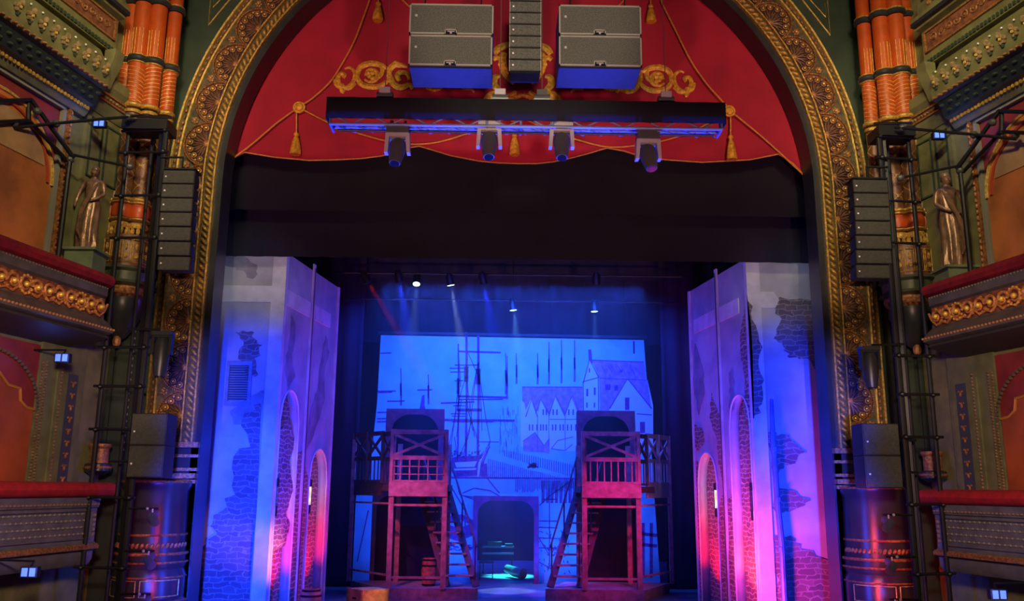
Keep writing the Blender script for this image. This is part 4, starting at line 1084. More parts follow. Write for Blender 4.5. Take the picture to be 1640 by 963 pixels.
# ================================================================== ARCHED DOORWAYS
def arch_frame(name, x0, x1, z0, z1, y, tw, label, rnd=.32, depth=.12, m=WOOD, parent=None):
    """rectangular frame with a round-cornered opening"""
    mb = MB(); ix0, ix1, iz1 = x0+tw, x1-tw, z1-tw
    inner = [(ix0, z0), (ix0, iz1-rnd)]+[(ix0+rnd-rnd*math.cos(a), iz1-rnd+rnd*math.sin(a)) for a in [PI/2*i/6 for i in range(1, 7)]]
    inner += [(ix1-rnd+rnd*math.sin(a), iz1-rnd+rnd*math.cos(a)) for a in [PI/2*i/6 for i in range(0, 7)]]+[(ix1, z0)]
    def outerp(p):
        x, z = p
        if z <= iz1-rnd+1e-6: return (x0 if x < (x0+x1)/2 else x1, z)
        f = (z-(iz1-rnd))/rnd
        if x < ix0+rnd: return (x0, z1) if f > .99 else (x0+(x-ix0)*f, z+(z1-z)*f) if False else (x0, z1-(z1-(iz1-rnd))*(1-f)) if f < .7 else (x0+(x-x0)*(f-.7)/.3, z1)
        return (x1, z1-(z1-(iz1-rnd))*(1-f)) if f < .7 else (x1-(x1-x)*(f-.7)/.3, z1)
    o_ = [outerp(p) for p in inner]
    A_ = [Vector((p[0], y, p[1])) for p in inner]; B_ = [Vector((p[0], y, p[1])) for p in o_]
    A2 = [p+Vector((0, depth, 0)) for p in A_]; B2 = [p+Vector((0, depth, 0)) for p in B_]
    mb.strip(A_, B_); mb.strip(B2, A2); mb.strip(A2, A_); mb.strip(B_, B2)
    return mb.build(name, m, parent)
g = empty('arched_doorway', (-.12, 23.3, 0), 'low purple-lit arched doorway in the middle of the harbour backcloth', 'doorway')
arch_frame('door_surround', -.96, .74, 0, 2.18, 23.22, .12, '', .36, .2, mat('purple_lit_timber', (.34, .03, .20), .6, 0, .3, 6), g)  # purple light is put into this frame's base colour
for s in (-1, 1):
    g = empty('tower_back_flat', (s*2.3, 21.75, .23), 'tall flat with two arched openings behind the %s timber tower' % side_word(s), 'scenery', 'arched flats behind the towers')
    xa, xb = (s*1.6, s*3.05) if s > 0 else (-3.1, -1.66)
    arch_frame('upper_arch', xa, xb, 2.3, 4.28, 21.7, .14, '', .45, .08, mat('plum_dark', (.17, .05, .11), .6, 0, .3, 6), g)
    arch_frame('lower_arch', xa-(.25 if s < 0 else 0), xb+(.0 if s < 0 else .1), .01, 2.3, 21.7, .10, '', .35, .08, WOODB, g)
    mb = MB(); mb.box((xa-.25 if s < 0 else xa, 22.0, .01), (xb if s < 0 else xb+.1, 22.03, 2.3)); mb.box((xa+.02, 22.0, 2.2), (xb-.02, 22.03, 4.26)); mb.build('black_backing', BLACK, g)  # dark sheets added so the arch openings read as dark
# ================================================================== TIMBER TOWERS
def tower(s):
    W = side_word(s)
    T = empty('timber_tower', (s*2.2, 20.5, 0), 'two-storey timber quay tower with railed deck and steep stair, %s' % ('left of centre' if s < 0 else 'right of centre'), 'scaffold', 'timber stage towers')
    X = lambda x: s*x
    def bx(mb, x0, y0, z0, x1, y1, z1): mb.box((min(X(x0), X(x1)), y0, z0), (max(X(x0), X(x1)), y1, z1))
    xi, xo = 1.50, 2.68
    if s > 0: xi, xo = 1.60, 2.80
    yF, yB = 19.9, 21.35
    mb = MB(); mb.prism([Vector((X(.74), 20.0, 0)), Vector((X(xo+.08), yF-.06, 0)), Vector((X(3.75), 21.5, 0)), Vector((X(1.3), 21.6, 0))], (0, 0, .23)); mb.build('base', mat('base_paint', (.30, .26, .26), .6, 0, .2, 4), T)
    mb = MB(); mb.bar((X(.74), 19.97, .12), (X(xo+.08), yF-.08, .12), .04, .24); mb.build('base_fascia', WOOD, T)
    posts = [(xi, yF), (xo, yF), (xi, yB), (xo, yB)]
    for i, (x, y) in enumerate(posts):
        mb = MB(); mb.box((X(x)-.055, y-.05, .23), (X(x)+.055, y+.05, 3.66 if i < 2 else 3.4)); mb.build('post', WOOD, T)
    mb = MB(); mb.box((X(3.78)-.045, 21.3, .23), (X(3.78)+.045, 21.39, 3.5)); mb.build('post', WOOD, T)
    mb = MB(); mb.prism([Vector((X(xi-.08), yF-.03, 2.30)), Vector((X(xo+.05), yF-.03, 2.30)), Vector((X(xo+.3), 20.35, 2.30)), Vector((X(3.80), 21.4, 2.30)), Vector((X(xi-.08), 21.6, 2.30))], (0, 0, .14)); mb.build('deck', WOODB, T)
    mb = MB(); mb.box((min(X(xi-.06), X(xo+.06)), yF-.09, 2.19), (max(X(xi-.06), X(xo+.06)), yF-.05, 2.50)); mb.build('deck_fascia', WOOD, T)
    mb = MB(); mb.bar((X(xo+.27), 20.36, 2.345), (X(3.82), 21.42, 2.345), .04, .31); mb.build('wing_fascia', WOODB if s < 0 else mat('blue_grey_timber', (.34, .30, .34), .6, 0, .2, 5), T)
    # under-deck rails
    mb = MB(); mb.bar((X(xi), yF, 2.0), (X(xo), yF, 2.0), .045, .05); mb.build('upper_rail', WOOD, T)
    mb = MB(); mb.bar((X(xi), yF, .46), (X(xo), yF, .46), .045, .05); mb.build('lower_rail', WOOD, T)
    mb = MB(); mb.bar((X(xo), yF+.05, 2.03), (X(3.78), 21.34, 2.03), .04, .04); mb.bar((X(xo), yF+.05, .5), (X(3.78), 21.34, .5), .04, .04); mb.build('side_rail', WOOD, T)
    def panel(p, q, m, name, nx=1, bal=7, rails=0):
        """railing panel from p to q (floor points): crosses above, balusters below"""
        r = empty(name, (0, 0, 0)); r.parent = T; r.matrix_basis = T.matrix_basis.inverted()
        p = Vector(p); q = Vector(q); Lp = lambda t, z: p+(q-p)*t+Vector((0, 0, z))
        mb = MB()
        mb.bar(Lp(0, 1.10), Lp(1, 1.10), .05, .10); mb.bar(Lp(0, .53), Lp(1, .53), .05, .09); mb.bar(Lp(0, .02), Lp(1, .02), .04, .05)
        for i in range(nx+1): mb.bar(Lp(i/nx, 0), Lp(i/nx, 1.15), .07, .06)
        mb.build('rail_frame', m, r)
        for i in range(nx):
            a, b_ = i/nx+.03/nx, (i+1)/nx-.03/nx
            for k_ in (0, 1):
                mb = MB(); mb.bar(Lp(a, .58+(.47 if k_ else 0)), Lp(b_, .58+(0 if k_ else .47)), .035+.004*k_, .06); mb.build('cross_brace', m, r)
        for i in range(1, bal):
            mb = MB(); t = i/bal; mb.bar(Lp(t, .02), Lp(t, .5), .028, .028); mb.build('baluster', m, r)
        for i in range(rails):
            mb = MB(); mb.bar(Lp(0, .17+.17*i), Lp(1, .17+.17*i), .02, .022); mb.build('mid_rail', m, r)
    panel((X(xi-.02), yF-.07, 2.50), (X(xo+.02), yF-.07, 2.50), WOOD, 'front_railing', 1, 6 if s < 0 else 8, 2 if s < 0 else 0)
    WM = WOODB if s < 0 else mat('blue_grey_timber', (.34, .30, .34))
    panel((X(xo+.30), 20.38, 2.50), (X(3.80), 21.38, 2.50), WM, 'wing_railing', 2, 8)
    panel((X(xo+.0), yF+.05, 2.47), (X(xo+.28), 20.34, 2.47), WOODB, 'link_railing', 1, 3)
    # stair
    st_ = empty('stair', (0, 0, 0)); st_.parent = T; st_.matrix_basis = T.matrix_basis.inverted()
    top = Vector((X(1.50), 21.25, 2.28)); bot = Vector((X(.78), 20.25, .24)); wv = Vector((X(.62), 0, 0))
    if s > 0: bot = Vector((X(.86), 20.25, .24)); top = Vector((X(1.56), 21.25, 2.28))
    for k_ in (0, 1):
        o_ = wv*k_+(Vector((X(.03), 0, 0)) if k_ else Vector())
        mb = MB(); mb.bar(top+o_, bot+o_, .045, .16, up=(1, 0, 0)); mb.build('stringer', WOODB, st_)
    for i in range(1, 9):
        p = top+(bot-top)*(i/9); mb = MB(); a = p; c_ = p+wv
        mb.box((min(a.x, c_.x), p.y-.10, p.z-.015), (max(a.x, c_.x), p.y+.10, p.z+.02)); mb.build('tread', mat('tread_wood', (.32, .24, .22), .6), st_)
    for k_ in (0, 1):
        o_ = wv*k_
        mb = MB(); mb.tube([top+o_+Vector((0, 0, .85)), bot+o_+Vector((0, 0, .85))], .022, 6)
        for t in (.05, .5, .95): c_ = top+(bot-top)*t+o_; mb.tube([c_, c_+Vector((0, 0, .85))], .018, 6)
        mb.build('handrail', WOODB, st_)
for s in (-1, 1): tower(s)
# props
def barrel(loc, h, r, m, name, label, hoops=4):
    g = empty(name, loc, label, 'barrel')
    prof = [(r*.80, 0), (r*.93, h*.2), (r, h*.5), (r*.93, h*.8), (r*.80, h), (r*.74, h), (r*.72, h*.96), (.01, h*.96)]
    mb = MB(); mb.lathe(prof, loc, 24); mb.build('staves', m, g)
    for i, t in enumerate([.06, .26, .74, .94][:hoops]):
        rr = r*(.80+.20*math.sin(PI*t)); mb = MB(); mb.lathe([(rr+.004, h*t-.02), (rr+.010, h*t-.02), (rr+.010, h*t+.02), (rr+.004, h*t+.02)], loc, 24); mb.build('hoop', BLKM, g)
    return g
barrel((-1.85, 20.45, .231), .60, .17, mat('barrel_wood', (.34, .13, .09), .6, 0, .35, 14), 'wooden_barrel', 'reddish wooden barrel standing on the base of the left timber tower')
barrel((-3.86, 17.5, .001), .48, .20, mat('painted_drum', (.42, .34, .30), .6, 0, .3, 6), 'wooden_barrel', 'short pale tub on the stage floor beside the left painted house')
g = empty('wooden_crate', (-2.95, 18.0, 0), 'wooden crate with a hand hole at the front left of the stage', 'crate')
mb = MB(); mb.prism([Vector((-3.25, 18.05, 0)), Vector((-2.92, 17.70, 0)), Vector((-2.45, 17.90, 0)), Vector((-2.78, 18.3, 0))], (0, 0, .44)); mb.build('body', CRATE, g)
mb = MB()
c4 = [Vector((-3.25, 18.05, 0)), Vector((-2.92, 17.70, 0)), Vector((-2.45, 17.90, 0)), Vector((-2.78, 18.3, 0))]
for i in range(4):
    p, q = c4[i], c4[(i+1) % 4]
    for z in (.03, .41): mb.bar(p+Vector((0, 0, z)), q+Vector((0, 0, z)), .03, .05)
    mb.bar(p, p+Vector((0, 0, .44)), .035, .035)
mb.build('battens', CRATE, g)
m_ = (c4[0]+c4[1])/2+Vector((-.012, -.012, .27)); mb = MB(); d_ = (c4[1]-c4[0]).normalized(); mb.bar(m_-d_*.05, m_+d_*.05, .014, .035); mb.build('hand_hole', BLACK, g)
# things in the passage behind the doorway
g = empty('spot_lantern', (.28, 24.6, 0), 'black stage spotlight lying on the floor in the central doorway', 'lamp')
mb = MB(); mb.tube([(-.05, 25.0, .22), (.16, 24.7, .17)], [.11, .13], 14); mb.build('rear_housing', HEAD, g)
mb = MB(); mb.tube([(.14, 24.72, .17), (.38, 24.42, .145)], [.13, .145], 16); mb.build('barrel_housing', mat('grey_housing', (.28, .30, .32), .4, .3), g)
mb = MB(); mb.tube([(.381, 24.418, .145), (.387, 24.411, .145)], [.12, .12], 16); mb.build('lens', LENS, g)
g = empty('low_table', (-.5, 26, 0), 'low dark folding bench with violet slats behind the central doorway', 'table')
for z in (.52, .70):
    mb = MB(); mb.box((-.75, 26, z), (.15, 26.1, z+.05)); mb.build('slat', mat('violet_slat', (.30, .16, .30), .5), g)  # slats have a violet base colour
for x in (-.72, .1):
    mb = MB(); mb.bar((x, 26.05, 0), (x, 26.05, .72), .04); mb.build('leg', BLKM, g)
mb = MB(); mb.box((-.6, 26.0, .75), (-.2, 26.12, .87)); mb.box((-.1, 26.0, .75), (.12, 26.1, .82)); mb.build('folded_cloth', WOODB, g)
g = empty('metal_stool', (-.62, 24.4, 0), 'thin black metal stool standing at the left inside the central doorway', 'stool')
mb = MB(); mb.box((-.80, 24.2, .42), (-.42, 24.6, .46)); mb.build('seat', BLKM, g)
for x in (-.78, -.44):
    for y in (24.22, 24.58):
        mb = MB(); mb.tube([(x, y, 0), (x, y, .42)], .012, 6); mb.build('leg', BLKM, g)
mb = MB(); mb.tube([(-.78, 24.22, .1), (-.44, 24.22, .1)], .01, 6); mb.build('stretcher', BLKM, g)
spot('passage_light', (-.1, 27, 5), (.02, 25.3, 0), 22000, (.03, .62, .80), 17, .6, .1)
area('passage_back_glow', (-.1, 29, 4), (-.1, 30.5, 1.5), 1.5, 500, (.02, .05, 1))  # added glow on the back wall, standing in for haze in the doorway
# ================================================================== UPSTAGE LAMPS
bar_g = empty('lighting_bar', (0, 20.5, 7.4), 'black lighting bar hung across the stage above the towers', 'pipe')
mb = MB(); mb.tube([(-4.3, 20.5, 7.42), (4.3, 20.5, 7.42)], .025, 8); mb.build('tube', BLKM, bar_g)
mb = MB()
for x in (-4, 0, 4): mb.tube([(x, 20.5, 7.42), (x, 20.5, 13.6)], .006, 4)
mb.build('suspension_wire', BLKM, bar_g)
bar2 = empty('lighting_bar', (0, 22.0, 7.1), 'far black lighting bar directly in front of the harbour backcloth', 'pipe')
mb = MB(); mb.tube([(-4.3, 22.0, 7.1), (4.3, 22.0, 7.1)], .025, 8); mb.build('tube', BLKM, bar2)
mb = MB()
for x in (-4, 0, 4): mb.tube([(x, 22.0, 7.1), (x, 22.0, 13.6)], .006, 4)
mb.build('suspension_wire', BLKM, bar2)
def small_lamp(px, py, Y, tgt, lit, label, beam=None):
    p = at(px, py, Y); zt = 7.42 if Y < 21 else 7.1
    g = empty('stage_lamp', p, label, 'lamp', 'stage lamps over the towers')
    d = (Vector(tgt)-p).normalized()
    mb = MB(); mb.tube([p-d*.30, p-d*.22, p], [.05, .085, .095], 12); mb.build('housing', BLKM, g)
    mb = MB(); mb.tube([p+d*.001, p+d*.008], [.085, .085], 12); mb.build('lens', LEDW if lit else LENS, g)
    mb = MB(); mb.tube([p-d*.12+Vector((-.10, 0, 0)), p-d*.12+Vector((-.10, 0, .12)), (p.x, Y, zt)], .010, 5); mb.tube([p-d*.12+Vector((.10, 0, 0)), p-d*.12+Vector((.10, 0, .12)), (p.x, Y, zt)], .010, 5); mb.build('yoke', BLKM, g)
    if beam: spot('lamp_beam', p+d*.05, tgt, beam[0], beam[1], beam[2], .5, .03)
small_lamp(667, 455, 20.5, (-2.3, 18.2, 2), True, 'small lit stage lamp above the left timber tower', (800, (.25, .45, 1), 14))
small_lamp(722, 457, 20.5, (-.1, 21.7, 0), True, 'small lamp with a pale streaked beam left of centre', (4200, (.35, .5, 1), 12))
small_lamp(640, 452, 20.5, (-1.4, 21.5, 0), False, 'unlit-looking stage lamp left of the bright one over the left tower', (3000, (.02, .04, 1), 24))
small_lamp(775, 455, 20.5, (.8, 21.5, 0), False, 'stage lamp with a deep blue beam near the centre', (4000, (.01, .02, 1), 20))
small_lamp(590, 452, 20.5, (-.2, 21, 2), False, 'stage lamp with a faint red beam at the far left of the bar', (1500, (1, .03, .03), 10))
small_lamp(822, 497, 22.0, (.9, 22.3, .3), True, 'small pale lamp at the centre just above the harbour backcloth', (1500, (.12, .35, 1), 24))
small_lamp(952, 499, 22.0, (2.3, 22.3, .3), True, 'small bright lamp above the gabled warehouses of the backcloth', (700, (.12, .35, 1), 18))
small_lamp(955, 456, 20.5, (2.2, 22, .3), False, 'dark stage lamp above the right timber tower')
# haze over the stage
hz = bpy.data.materials.new('stage_haze'); hz.use_nodes = True; nt = hz.node_tree; nt.nodes.clear()
o_ = nt.nodes.new('ShaderNodeOutputMaterial'); v_ = nt.nodes.new('ShaderNodeVolumeScatter'); v_.inputs['Density'].default_value = .03; v_.inputs['Color'].default_value = (1, 1, 1, 1); v_.inputs['Anisotropy'].default_value = .3
nt.links.new(v_.outputs[0], o_.inputs['Volume'])
mb = MB(); mb.box((-4.4, 19.7, .3), (4.4, 23.3, 7.6)); h_ = mb.build('haze', hz, smooth=None); tag(h_, 'thin theatrical haze hanging over the rear of the stage', 'haze', kind='stuff')
# ================================================================== FLOWN LIGHTING TRUSS
YT = 12.2
g = empty('lighting_truss', (0, YT, 7.6), 'long horizontal lighting truss with black cloth, hung across the arch', 'truss')
tl, tr = at(527, 163, YT), at(1157, 172, YT)
z1 = (tl.z+tr.z)/2; xl, xr = tl.x, tr.x
mb = MB(); n = 60; A_, B_ = [], []
for i in range(n+1):
    x = xl+(xr-xl)*i/n; A_.append(Vector((x, YT-.17+.008*math.sin(i*2.1), z1-.335))); B_.append(Vector((x, YT-.17+.004*math.sin(i*1.3), z1)))
mb.strip(A_, B_); mb.box((xl, YT-.165, z1-.01), (xr, YT+.2, z1)); mb.box((xl, YT-.17, z1-.335), (xl+.01, YT+.2, z1)); mb.box((xr-.01, YT-.17, z1-.335), (xr, YT+.2, z1)); mb.build('black_cloth', BLACK, g, solid=.006)
zb = z1-.41; zt = z1-.06
mb = MB()
for y, z in ((YT-.13, zb), (YT+.13, zb+.06), (YT-.13, zt), (YT+.17, zt)): mb.tube([(xl+.05, y, z), (xr-.05, y, z)], .025, 8)
mb.build('chords', ALU, g)
mb = MB(); m = 20
for i in range(m):
    x0 = xl+.08+(xr-xl-.16)*i/m; x1 = xl+.08+(xr-xl-.16)*(i+1)/m
    for y in (YT-.13, YT+.17):
        mb.tube([(x0, y, zb if i % 2 else zb+.15), (x1, y, zb+.15 if i % 2 else zb)], .012, 6)
    mb.tube([(x0, YT-.13, zb), (x1, YT+.17, zb)], .010, 5)
for x in (xl+.06, -.55, -.05, .42, xr-.06):
    mb.tube([(x, YT-.13, zb), (x, YT-.13, zt)], .02, 6); mb.tube([(x, YT-.13, zb), (x, YT+.17, zb)], .02, 6)
mb.build('lattice_braces', ALU, g)
mb = MB(); mb.tube([(xl+.15, YT, zb-.045), (xr-.15, YT, zb-.045)], .02, 6); mb.build('power_cable', BLKM, g)
def moving_head(px, py0, py1, label, tilt=0, far=.0):
    p = at(px, py0, YT+far); b = at(px, py1, YT+far); H_ = p.z-b.z
    g = empty('moving_head_light', (p.x, YT+far, p.z), label, 'spotlight', 'moving head lights under the truss')
    w_ = .165
    mb = MB(); mb.box((p.x-w_, YT+far-.12, p.z-.10), (p.x+w_, YT+far+.14, p.z)); mb.box((p.x-w_*.8, YT+far-.10, p.z), (p.x+w_*.8, YT+far+.1, p.z+.05)); mb.build('base_box', GREY if tilt == 0 else HEAD, g)
    mb = MB()
    for e in (-1, 1):
        mb.hexa([(p.x+e*w_-.025, YT+far-.07, p.z-.40), (p.x+e*w_+.025, YT+far-.07, p.z-.40), (p.x+e*w_+.025, YT+far+.07, p.z-.40), (p.x+e*w_-.025, YT+far+.07, p.z-.40),
                 (p.x+e*(w_-.02)-.03, YT+far-.09, p.z-.10), (p.x+e*(w_-.02)+.03, YT+far-.09, p.z-.10), (p.x+e*(w_-.02)+.03, YT+far+.09, p.z-.10), (p.x+e*(w_-.02)-.03, YT+far+.09, p.z-.10)])
    mb.box((p.x-w_, YT+far-.09, p.z-.16), (p.x+w_, YT+far+.09, p.z-.10)); mb.build('yoke', GREY, g)
    c = Vector((p.x, YT+far, p.z-.30)); ax = Vector((tilt*.25, -.35, -1)).normalized()
    L = H_-.30
    mb = MB(); q0 = c-ax*.13
    mb.tube([q0, q0+ax*.05, c, c+ax*L*.55, c+ax*L*.95, c+ax*L], [.08, .115, .13, .11, .085, .08], 16); mb.build('head', HEAD, g)
    mb = MB(); mb.tube([c+ax*(L+.001), c+ax*(L+.01)], .07, 14); mb.build('lens', LENS, g)
    mb = MB()
    for e in (-.1, .1): mb.tube([(p.x+e, YT+far, p.z+.05), (p.x+e, YT+far-.02, p.z+.12)], .022, 6)
    mb.build('clamp', BLKM, g)
moving_head(784, 196, 258, 'moving head light hanging left of centre under the truss, grey topped')
moving_head(899, 197, 259, 'moving head light hanging right of centre under the truss, grey topped')
moving_head(638, 206, 268, 'moving head light hanging nearest the left end of the truss', -.3)
moving_head(1037, 216, 276, 'moving head light hanging nearest the right end of the truss', .5)
for px, py, lab in ((617, 152, 'left outer'), (801, 152, 'left inner'), (868, 150, 'right inner'), (1066, 158, 'right outer')):
    p = at(px, py, YT); z0 = z1+.005
    g = empty('chain_hoist', (p.x, YT, z0), 'black chain hoist on top of the truss, %s one' % lab, 'hoist', 'chain hoists on the truss')
    mb = MB(); mb.tube([(p.x-.12, YT, z0+.08), (p.x+.12, YT, z0+.08)], .075, 12); mb.build('motor', HEAD, g)
    mb = MB(); mb.box((p.x-.08, YT-.08, z0+.12), (p.x+.08, YT+.06, z0+.21)); mb.build('gearbox', GREY if px != 868 else HEAD, g)
    mb = MB(); mb.tube([(p.x, YT, z0+.2), (p.x+.0, YT, 12.5)], .007, 5); mb.build('chain', mat('dull_chain', (.18, .10, .10), .5, .4), g)
# ---------------------------------------------------------------- flown speakers
def sub(px0, py0, px1, py1, label):
    a = at(px0, py0, YT); b = at(px1, py1, YT); x0, x1, z1_, z0_ = a.x, b.x, a.z, b.z
    g = empty('subwoofer_cabinet', ((x0+x1)/2, YT, z0_), label, 'speaker', 'flown subwoofer cabinets')
    mb = MB(); mb.box((x0, YT, z0_), (x1, YT+.75, z1_)); o = mb.build('cabinet', CAB, g); bm = o.modifiers.new('b', 'BEVEL'); bm.width = .012; bm.segments = 2
    e = .022
    cx_ = (x0+x1)/2
    mb = MB()
    for q in ((x0, x1, z1_-e, z1_), (x0, x0+e, z0_, z1_), (x1-e, x1, z0_, z1_), (x0, cx_-.09, z0_, z0_+e), (cx_+.07, x1, z0_, z0_+e), (cx_-.10, cx_-.085, z0_, z0_+.085), (cx_+.07, cx_+.085, z0_, z0_+.085), (cx_-.10, cx_+.085, z0_+.07, z0_+.085)):
        mb.box((q[0], YT-.03, q[2]), (q[1], YT, q[3]))
    mb.build('front_rim', EDGE, g)
    mb = MB(); mb.box((x0+e, YT-.015, z0_+e+.06), (x1-e, YT-.001, z1_-e)); mb.box((x0+e, YT-.015, z0_+e), (cx_-.10, YT-.001, z0_+e+.06)); mb.box((cx_+.085, YT-.015, z0_+e), (x1-e, YT-.001, z0_+e+.06)); mb.build('grille', GRILL, g)
    mb = MB(); mb.box((cx_-.08, YT-.012, z0_+.01), (cx_+.065, YT-.002, z0_+.065)); hd = mb.build('handle_recess', LENS, g)
    mb = MB(); mb.box((cx_-.02, YT-.024, z0_+.015), (cx_+.01, YT-.013, z0_+.035)); mb.box((cx_-.06, YT-.022, z0_+.045), (cx_+.05, YT-.013, z0_+.055)); mb.build('latch', GREY, hd)
    if py0 < 20:
        mb = MB()
        for xx in (x0+.2, x1-.2): mb.tube([(xx, YT+.3, z1_), (xx, YT+.3, 12.6)], .012, 6); mb.box((xx-.04, YT+.2, z1_), (xx+.04, YT+.4, z1_+.06))
        mb.build('rigging_chain', BLKM, g)
    mb = MB(); mb.box((x0+.085, YT-.02, z1_-.21), (x0+.12, YT-.016, z1_-.175)); mb.build('badge', GREY, g)
sub(657, 7, 790, 57, 'wide grey subwoofer cabinet, upper one of the left flown pair')
sub(656, 57, 788, 107, 'wide grey subwoofer cabinet, lower one of the left flown pair')
sub(895, 9, 1027, 58, 'wide grey subwoofer cabinet, upper one of the right flown pair')
sub(895, 58, 1028, 108, 'wide grey subwoofer cabinet, lower one of the right flown pair')
def elements(cx, Y, ztop, n, w_, h, dep, lean, label, group, s=0, lit=0, dot=True):
    """line array: each cabinet is a thing"""
    for i in range(n):
        zt_ = ztop-i*h; yy = Y+lean*i*i*.006
        g = empty('line_array_speaker', (cx, yy, zt_-h), label % ('topmost' if i == 0 else 'lowest' if i == n-1 else 'number %d from the top' % (i+1)), 'speaker', group)
        mb = MB(); a = .04
        mb.hexa([(cx-w_/2, yy, zt_-h+.008), (cx+w_/2, yy, zt_-h+.008), (cx+w_/2-a, yy+dep, zt_-h+.03), (cx-w_/2+a, yy+dep, zt_-h+.03), (cx-w_/2, yy, zt_-.008), (cx+w_/2, yy, zt_-.008), (cx+w_/2-a, yy+dep, zt_-.03), (cx-w_/2+a, yy+dep, zt_-.03)])
        mb.build('cabinet', CAB, g)
        mb = MB(); mb.box((cx-w_/2+.012, yy-.012, zt_-h+.016), (cx+w_/2-.012, yy-.001, zt_-.016)); mb.build('grille', mat('fine_grille', (.045, .052, .042), .6, .1, .2, 30) if lit == 0 else GRILL, g)
        mb = MB(); mb.box((cx+(-w_/2+.04), yy-.018, zt_-h*.5-.012), (cx+(-w_/2+.064), yy-.013, zt_-h*.5+.012)); mb.build('badge', WHITE, g)
        mb = MB()
        for e in (-1, 1): mb.box((cx+e*w_/2-.006, yy-.008, zt_-h+.01), (cx+e*w_/2+.006, yy+.02, zt_-.01))
        mb.build('side_bracket', EDGE if lit else BLKM, g)
pc = at(817, 0, YT-.2); pr = at(866, 115, YT-.2); hh = (at(842, 2, YT-.2).z-pr.z)/6
elements((pc.x+pr.x)/2, YT-.2, pr.z+hh*8, 8, pr.x-pc.x, hh, .35, 0, 'small line array speaker in the centre hang between the subwoofers, %s', 'centre line array', 0, 1)
mb = MB(); mb.box(((pc.x+pr.x)/2-.22, YT-.18, pr.z-.012), ((pc.x+pr.x)/2+.22, YT+.15, pr.z-.002)); tag(mb.build('array_base_plate', BLKM), 'flat steel plate under the centre line array', 'bracket')
def side_array(s):
    W = side_word(s)
    Y = 13.2
    a = at(262 if s < 0 else 1365, 272 if s < 0 else 287, Y); b = at(313 if s < 0 else 1420, 272, Y); c = at(250 if s < 0 else 1378, 430 if s < 0 else 443, Y)
    w_ = abs(b.x-a.x); h = (a.z-c.z)/7
    elements((a.x+b.x)/2, Y, a.z, 7, w_, h, .32, .6, 'black line array speaker hanging at the %s jamb, %%s' % W, '%s side line array' % W, s)
    mb = MB(); mb.box((a.x if s < 0 else a.x, Y-.02, a.z+.004), (a.x+w_, Y+.3, a.z+.03)); mb.tube([(a.x+w_/2, Y+.1, a.z+.03), (a.x+w_/2, Y+.1, a.z+.25), (a.x+w_/2+s*.35, Y+.1, a.z+.25)], .02, 6)
    tag(mb.build('flying_frame', BLKM), 'black flying frame on top of the %s side line array' % W, 'bracket', 'flying frames')
    a = at(212 if s < 0 else 1380, 662 if s < 0 else 678, Y); b = at(269 if s < 0 else 1437, 662, Y); c = at(205 if s < 0 else 1388, 765 if s < 0 else 782, Y)
    w_ = abs(b.x-a.x); h = (a.z-c.z)/2
    for i in range(2):
        z1_ = a.z-i*h; g = empty('wide_speaker', (a.x+w_/2, Y, z1_-h), 'square black speaker low on the %s of the arch, %s of the pair' % (W, 'upper' if i == 0 else 'lower'), 'speaker', 'low black speakers')
        mb = MB(); mb.box((a.x, Y, z1_-h), (a.x+w_, Y+.42, z1_)); o = mb.build('cabinet', CAB, g); bm = o.modifiers.new('b', 'BEVEL'); bm.width = .012; bm.segments = 2
        mb = MB(); mb.tube([(a.x+w_/2, Y+.2, z1_-h/2), (a.x+w_/2+s*.62, Y+.2, z1_-h/2)], .02, 6); mb.build('mounting_arm', BLKM, g)
        mb = MB(); mb.box((a.x+.015, Y-.014, z1_-h+.02), (a.x+w_-.015, Y-.001, z1_-.02)); mb.build('grille', mat('fine_grille', (.045, .052, .042)), g)
        mb = MB(); mb.box((a.x+.05, Y-.02, z1_-h*.6), (a.x+.075, Y-.015, z1_-h*.6+.025)); mb.build('badge', WHITE, g)
def profile_light(s):
    W = side_word(s); Y = 13.15
    p = at(262 if s < 0 else 1391, 532 if s < 0 else 556, Y); q = at(256 if s < 0 else 1392, 604 if s < 0 else 622, Y); H_ = p.z-q.z
    g = empty('moving_head_light', (p.x, Y, p.z), 'dark moving head light on an arm in front of the %s gilded jamb' % W, 'spotlight', 'side moving heads')
    mb = MB(); mb.tube([(p.x-.13, Y, p.z-.05), (p.x+.13, Y, p.z-.05)], .05, 10); mb.box((p.x-.14, Y-.1, p.z-.06), (p.x+.14, Y+.1, p.z+.0)); mb.build('base_box', mat('matt_black_shell', (.022, .024, .028), .4), g)
    mb = MB()
    for e in (-1, 1): mb.box((p.x+e*.13-.02, Y-.05, p.z-.35), (p.x+e*.13+.02, Y+.05, p.z-.04))
    mb.build('yoke', BLKM, g)
    mb = MB(); mb.tube([(p.x, Y, p.z-.10), (p.x, Y, p.z-.2), (p.x-.01*s, Y-.03, p.z-H_*.75), (p.x-.01*s, Y-.04, p.z-H_)], [.09, .12, .11, .08], 14); mb.build('head', mat('matt_black_shell', (.022, .024, .028), .4), g)
    mb = MB(); mb.tube([(p.x-.01*s, Y-.041, p.z-H_-.001), (p.x-.01*s, Y-.042, p.z-H_-.01)], .068, 12); mb.build('lens', LENS, g)
    mb = MB(); mb.tube([(p.x+s*.05, Y, p.z+.03), (p.x+s*.55, Y, p.z+.05)], .02, 6); mb.build('arm', BLKM, g)
